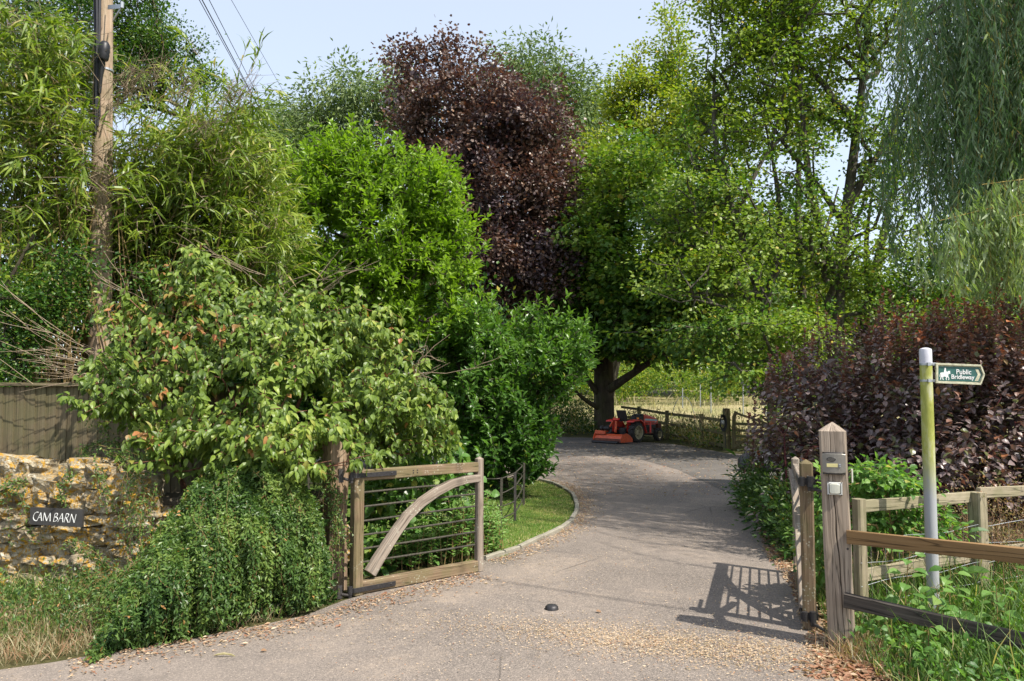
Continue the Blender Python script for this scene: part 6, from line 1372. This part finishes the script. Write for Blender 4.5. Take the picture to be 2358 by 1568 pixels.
# dry brush right, behind the signpost
bu = thing('dry_brush', 'tangle of dead brown stems at the right edge under the purple hedge', 'brush', (4.1, 6.7, 0)); items = []; 
for i in range(420):
    a = np.array([rng.normal(4.15, .45), rng.normal(6.75, .25), rng.uniform(0, .25)]); d = nrm(np.array([[rng.normal() * .7, rng.normal() * .5, rng.uniform(.3, 1.2)]]))[0]; l = rng.uniform(.25, .75); c = a + d * l * .5 + rng.normal(size=3) * .07; items.append([a, c, a + d * l + rng.normal(size=3) * .08])
thin('stems', items, .0028, m_bark('dead_stem', (.20, .11, .06), (.36, .23, .14), 0, 30), bu)
tips = np.array([q[2] for q in items]); L = spray(tips, tips * 0 + CEN, 9, .07, 1, .022, .014, rng, r0=.3, old=.5, jit=1.2); leaves_obj('dead_leaves', L, T_DIA, L_DRY, bu, kind='stuff')
# left verge, dry
LV = [(-6.4, 4.0), *[(p[0], p[1] + .06) for p in LEFT_EDGE[:6]], (-2.0, 5.5), (-2.7, 6.0), (-5.4, 6.15)]
L = strip_blades(12000, lambda n: rand_in(LV, n, rng), .13, .0045, rng, lean=.6, r0=.5, rv=.25, dry=.4); L = hue_xy(L, 1.5, .4, 7); stuff('dry_grass', L, T_BLADE, L_DRY)
L = strip_blades(7000, lambda n: rand_in(LV, n, rng), .15, .005, rng, lean=.55, r0=.45, rv=.25, dry=.15); L = sub(L, nz(L['pos'], 1.6, 12) > -.05); stuff('verge_grass', L, T_BLADE, L_GRS)
L = strip_blades(1800, lambda n: rand_in([(-4.6, 6.12), (-2.7, 6.1), (-2.7, 5.8), (-4.6, 5.85)], n, rng), .26, .005, rng, lean=.5, r0=.45, rv=.25, dry=.2); stuff('verge_grass', L, T_BLADE, L_GRS)
# small leafy weeds in the left verge
def weeds_low(poly, n, mat, ln, wd, h, per=16, rad=.08, seed=1):
    xy = rand_in(poly, n, rng); tips = np.column_stack([xy, rng.uniform(.02, h, n)]); return spray(tips, tips * 0 + CEN, per, rad, .6, ln, wd, rng, r0=.5, droop=.1, jit=.6)
L = weeds_low([(-4.9, 5.0), (-2.9, 5.0), (-2.3, 5.2), (-2.6, 6.0), (-4.6, 6.0)], 260, L_CRE, .03, .015, .26); stuff('low_weeds', L, T_DIA, L_CRE)
L = weeds_low([(2.1, 5.0), (2.3, 3.6), (3.3, 2.9), (4.2, 3.8), (4.0, 5.6), (2.6, 5.8)], 420, L_WEED, .045, .030, .16, 10, .10); stuff('low_weeds', L, T_LEAF, L_WEED)
# meadow tussocks
def mead(n):
    d = rng.uniform(0, 1, n) ** 1.6 * 34 + 24; u = rng.uniform(1150, 2150, n); return np.stack([(u - 1178.5) / F * d, d], 1)
keep = lambda xy: in_poly(xy, [(p[0], p[1]) for p in MEAD])
q = mead(60000); q = q[keep(q)]
L = strip_blades(len(q), lambda n: q, .07, .02, rng, lean=.5, r0=.6, rv=.25, dry=.1); L = hue_xy(L, .35, .5, 4); m_ = nz(L['pos'] * [1, 1, 0], .3, 14) > .12; stuff('meadow_grass', sub(L, ~m_), T_GRASS, L_DRY); stuff('meadow_grass', sub(L, m_), T_GRASS, L_GRS)
L = strip_blades(800, lambda n: (lambda c: c)(np.stack([rng.normal(6.4, .9, n), rng.normal(27.2, .7, n)], 1)), .38, .014, rng, lean=.35, r0=.35, rv=.3, dry=.35); stuff('tall_dry_grass', L, T_BLADE, L_DRY)
L = strip_blades(150, lambda n: np.stack([rng.uniform(4, 16, n), rng.normal(45, 1.5, n)], 1), .9, .04, rng, lean=.25, r0=.7, rv=.3, dry=.0); stuff('tall_dry_grass', L, T_BLADE, L_DRY)
# slender stakes with tubes in the meadow, wire hoop
for i, (u, v0, v1, d) in enumerate([(1636, 878, 918, 40), (1762, 880, 926, 38), (1571, 893, 912, 44), (2192 / 1.36, 880, 912, 45), (1710, 884, 922, 39)]):
    a = W(u, v1, d); a[2] = ground_z(a[0], d); b = W(u, v0, d); o = MB().tube([a, b], .03, 6).build('tree_stake', M_GALV, None, loc=a); tag(o, 'thin grey stake standing in the meadow, ' + ['nearest of them to the hose coil post', 'furthest right, above the field gate', 'short one further back than the rest', 'short one furthest back to the right', 'between the hose coil post and the field gate'][i], 'stake', 'stakes in the meadow')
a, b, c = W(1545, 930, 29), W(1600, 930, 29), W(1572, 912, 29); an = np.linspace(0, math.pi, 14)
o = MB().tube([np.array([(a[0] + b[0]) / 2 - math.cos(q) * (b[0] - a[0]) / 2, 29, .2 + (c[2] - .2) * math.sin(q)]) for q in an], .012, 5).build('wire_hoop', M_GALV, None); tag(o, 'bent wire hoop arching over the weeds behind the far fence', 'hoop')
# dark sack under the hedge
import bmesh
bm = bmesh.new(); bmesh.ops.create_icosphere(bm, subdivisions=3, radius=.30)
for v in bm.verts:
    v.co.x *= 1.5; v.co.z *= .75; v.co += v.co.normalized() * mnoise.noise(v.co * 6) * .07; v.co.z = max(v.co.z, -.16)
me = bpy.data.meshes.new('dark_sack'); bm.to_mesh(me); bm.free(); me.materials.append(M_CABLE); o = bpy.data.objects.new('dark_sack', me); link(o); sk = G(1752, 1085); o.location = (sk[0], sk[1], .17); tag(o, 'dark shiny sack half hidden under the purple hedge by the drive', 'sack')

# broad-leaved weeds on the right verge, each leaf its own part
def broad_weed(label, base, h, n, ln, wd, mat=L_WEED, lean=(0, 0), seed=0, spread=.8, group='broad-leaved weeds on the verge'):
    r = np.random.default_rng(seed); t = thing('broadleaf_weed', label, 'weed', base, group); b = np.array(base, float)
    tp_ = b + [lean[0], lean[1], h]; C = curve(b, b + [lean[0] * .2, lean[1] * .2, h * .6], tp_, 8); MB().tube(C, np.linspace(.005, .002, 8), 5).build('stem', B_CULM, t, smooth=True)
    q = np.linspace(.18, 1, n); P = np.array([C[min(7, int(s * 7))] + (C[min(7, int(s * 7) + 1)] - C[min(7, int(s * 7))]) * (s * 7 % 1) for s in q]); a = np.arange(n) * 2.5 + r.random() * 6
    dirs = np.stack([np.cos(a), np.sin(a) * .8 - .25, .10 + .35 * q], 1); Pet = P + nrm(dirs) * (ln * .35); m = MB()
    for p, e in zip(P, Pet): m.tube([p, (p + e) / 2 + [0, 0, .01], e], .0016, 4)
    m.build('leaf_stalks', B_CULM, t, kind='stuff')
    k = (1.15 - .55 * q); L = mk(Pet, nrm(dirs * [1, 1, .2] + [0, 0, -.12] + r.normal(size=(n, 3)) * .12), nrm(np.array([0, -.25, 1.0]) + r.normal(size=(n, 3)) * .25), ln * k, wd * k, r.uniform(.35, .95, n), np.where(r.random(n) < .05, .4, 0))
    leaf_parts(L, T_OVAL, mat, t, variants=4)
def GW(u, v): p = G(u, v); return (p[0], p[1], 0)
broad_weed('tallest broad-leaved weed against the pale post beside the gatepost', (2.42, 5.02, 0), .62, 17, .115, .085, seed=1, lean=(.04, -.03))
broad_weed('broad-leaved weed with wide leaves in front of the signpost foot', (2.68, 4.98, 0), .50, 15, .135, .10, seed=2, lean=(.02, 0))
broad_weed('broad-leaved weed left of the signpost with leaves over the lower rail', (2.55, 4.86, 0), .42, 13, .12, .09, seed=3)
broad_weed('broad-leaved weed right of the signpost behind the dark rail', (2.96, 4.95, 0), .40, 12, .12, .085, seed=4)
broad_weed('broad-leaved weed below the dark rail near the gatepost', (2.33, 4.55, 0), .26, 9, .10, .08, seed=5)
broad_weed('clump of broad leaves low at the right edge of the verge', (2.86, 4.05, 0), .24, 12, .115, .09, seed=6)
broad_weed('broad-leaved weed near the bottom right corner', (2.62, 3.80, 0), .20, 11, .105, .08, seed=7)
broad_weed('broad-leaved weed under the middle of the dark rail', (2.52, 4.15, 0), .18, 9, .09, .07, seed=8)
broad_weed('dock with long dark leaves by the second pale post', (3.25, 5.35, 0), .62, 10, .24, .09, L_HAW, seed=9)
broad_weed('dock with long leaves at the right edge above the dark rail', (3.15, 4.75, 0), .36, 9, .21, .08, L_HAW, seed=10)
broad_weed('lime green young weed right of the second pale post', (3.05, 4.4, 0), .30, 10, .10, .07, seed=11)
# bright young shrub behind the pale rail and beside the grey post
t = thing('elder_shrub', 'bright green leafy shrub rising behind the pale rail by the gatepost', 'shrub', (2.75, 5.95, 0)); rng = np.random.default_rng(93)
tips, _ = blobs([(2040, 1120, 60, 40, 6.0, .2, 1.3), (2000, 1100, 34, 30, 6.0, .15, 1.2), (2090, 1130, 45, 35, 6.0, .15), (2060, 1200, 110, 42, 6.1, .25), (2160, 1210, 50, 30, 6.2, .2), (2000, 1215, 50, 45, 6.0, .2), (1895, 1180, 18, 90, 5.9, .15, 1.5), (1870, 1270, 20, 60, 6.2, .15)], 330, .7, rng, .05, 2)
ch, dirs = skeleton([([(2.75, 5.95, 0), (2.8, 5.95, .5), (2.78, 5.95, .85)], [.018, .012, .005])], tips, rng, step=.12, lw=.15, rt=.002, wander=.02); build_chains(ch, 'stem', B_CULM, t)
L = spray(tips, dirs, 9, .075, .7, .055, .034, rng, droop=.35, out=.5, r0=.7, old=.02, jit=.5); m_ = pick_front(L, 200, 14, rng); leaf_parts(sub(L, m_), T_OVAL, L_WEED, t, rng=rng); leaves_obj('foliage', sub(L, ~m_), T_OVAL, L_WEED, t, kind='stuff')

# fallen leaves and chaff
L_CHF = m_leaf('fallen_chaff', [(0, (.22, .12, .07)), (.5, (.42, .29, .18)), (1, (.62, .49, .35))], .2, aged=(.26, .11, .06), rough=.7)
def litter(name, xy, ln, wd, r0, aged=.3, mat=L_CHF, z=.012, seed=0):
    n = len(xy); r = np.random.default_rng(seed); a = r.random(n) * 6.283; ax = np.stack([np.cos(a), np.sin(a), r.normal(size=n) * .12], 1); nn = nrm(np.stack([r.normal(size=n) * .3, r.normal(size=n) * .3, np.ones(n)], 1))
    L = mk(np.column_stack([xy, z + r.uniform(.001, .012, n)]), ax, nn, ln * r.uniform(.5, 1.5, n), wd * r.uniform(.6, 1.4, n), r0 + r.normal(size=n) * .25, np.where(r.random(n) < aged, r.uniform(.3, 1, n), 0)); return leaves_obj(name, L, T_LEAF if ln > .03 else T_DIA, mat, None, kind='stuff')
def near_line(P, n, off, spread, rng):
    P = np.array([p[:2] for p in P]); s = np.concatenate([[0], np.cumsum(np.linalg.norm(np.diff(P, axis=0), axis=1))]); q = rng.uniform(0, s[-1], n); x = np.interp(q, s, P[:, 0]); y = np.interp(q, s, P[:, 1]); i = np.clip(np.searchsorted(s, q) - 1, 0, len(P) - 2); d = nrm(P[i + 1] - P[i]); nn = np.stack([d[:, 1], -d[:, 0]], 1); return np.stack([x, y], 1) + nn * (off + np.abs(rng.normal(size=n)) * spread)[:, None]
RE = RIGHT_EDGE
litter('leaf_litter', near_line(LAWN_EDGE, 2300, .03, .13, rng), .028, .011, .6, .35, seed=1)
litter('leaf_litter', near_line(RE[::-1], 12500, -.12, .48, rng), .032, .014, .55, .45, seed=2)
litter('leaf_litter', near_line([(-2.6, 4.75), (-1.9, 5.25), (-1.3, 5.75), (-1.12, 6.15), (-.3, 7.0)], 1300, -.03, .17, rng), .030, .012, .55, .5, seed=3)
q = np.stack([rng.normal(1.2, .85, 9000), rng.normal(0, 1, 9000)], 1); q[:, 1] = 4.95 - .32 * (q[:, 0] - 1.35) + q[:, 1] * .20; litter('chaff', q, .017, .006, .75, .15, seed=4)
q = rng.uniform([-3.5, 3.4], [2.6, 13], (9000, 2)); q = q[in_poly(q, DRIVE)]; q = q[nz(np.column_stack([q, q[:, 0] * 0]), .8, 3) > -.15]; litter('chaff', q, .015, .006, .7, .25, seed=5)
q = rng.normal([1.93, 4.62], [.13, .10], (420, 2)); litter('leaf_litter', q, .045, .026, .3, .9, seed=6)
q = rng.uniform([-1.5, 12], [5, 24], (2400, 2)); litter('leaf_litter', q[in_poly(q, DRIVE)], .045, .018, .5, .4, seed=7)
# a few single fallen leaves and strips
for i, (u, v, l, w_, lb) in enumerate([(490, 1509, .14, .014, 'long pale dry leaf blade lying on the tarmac at lower left'), (600, 1497, .035, .028, 'small curled rust brown leaf on the tarmac at lower left'), (1372, 1517 - 110, .04, .03, 'curled brown leaf on the drive right of the steel gate stop')]):
    p = G(u, v, .02); o = leaves_obj('fallen_leaf', mk(p[None], np.array([[1, .15, .05]]), np.array([[0, -.3, 1.0]]), l, w_, .9 if i == 0 else .2, 0 if i == 0 else .9), T_OVAL, L_DRY, None, label=lb, cat='leaf')
bpy.context.view_layer.update()
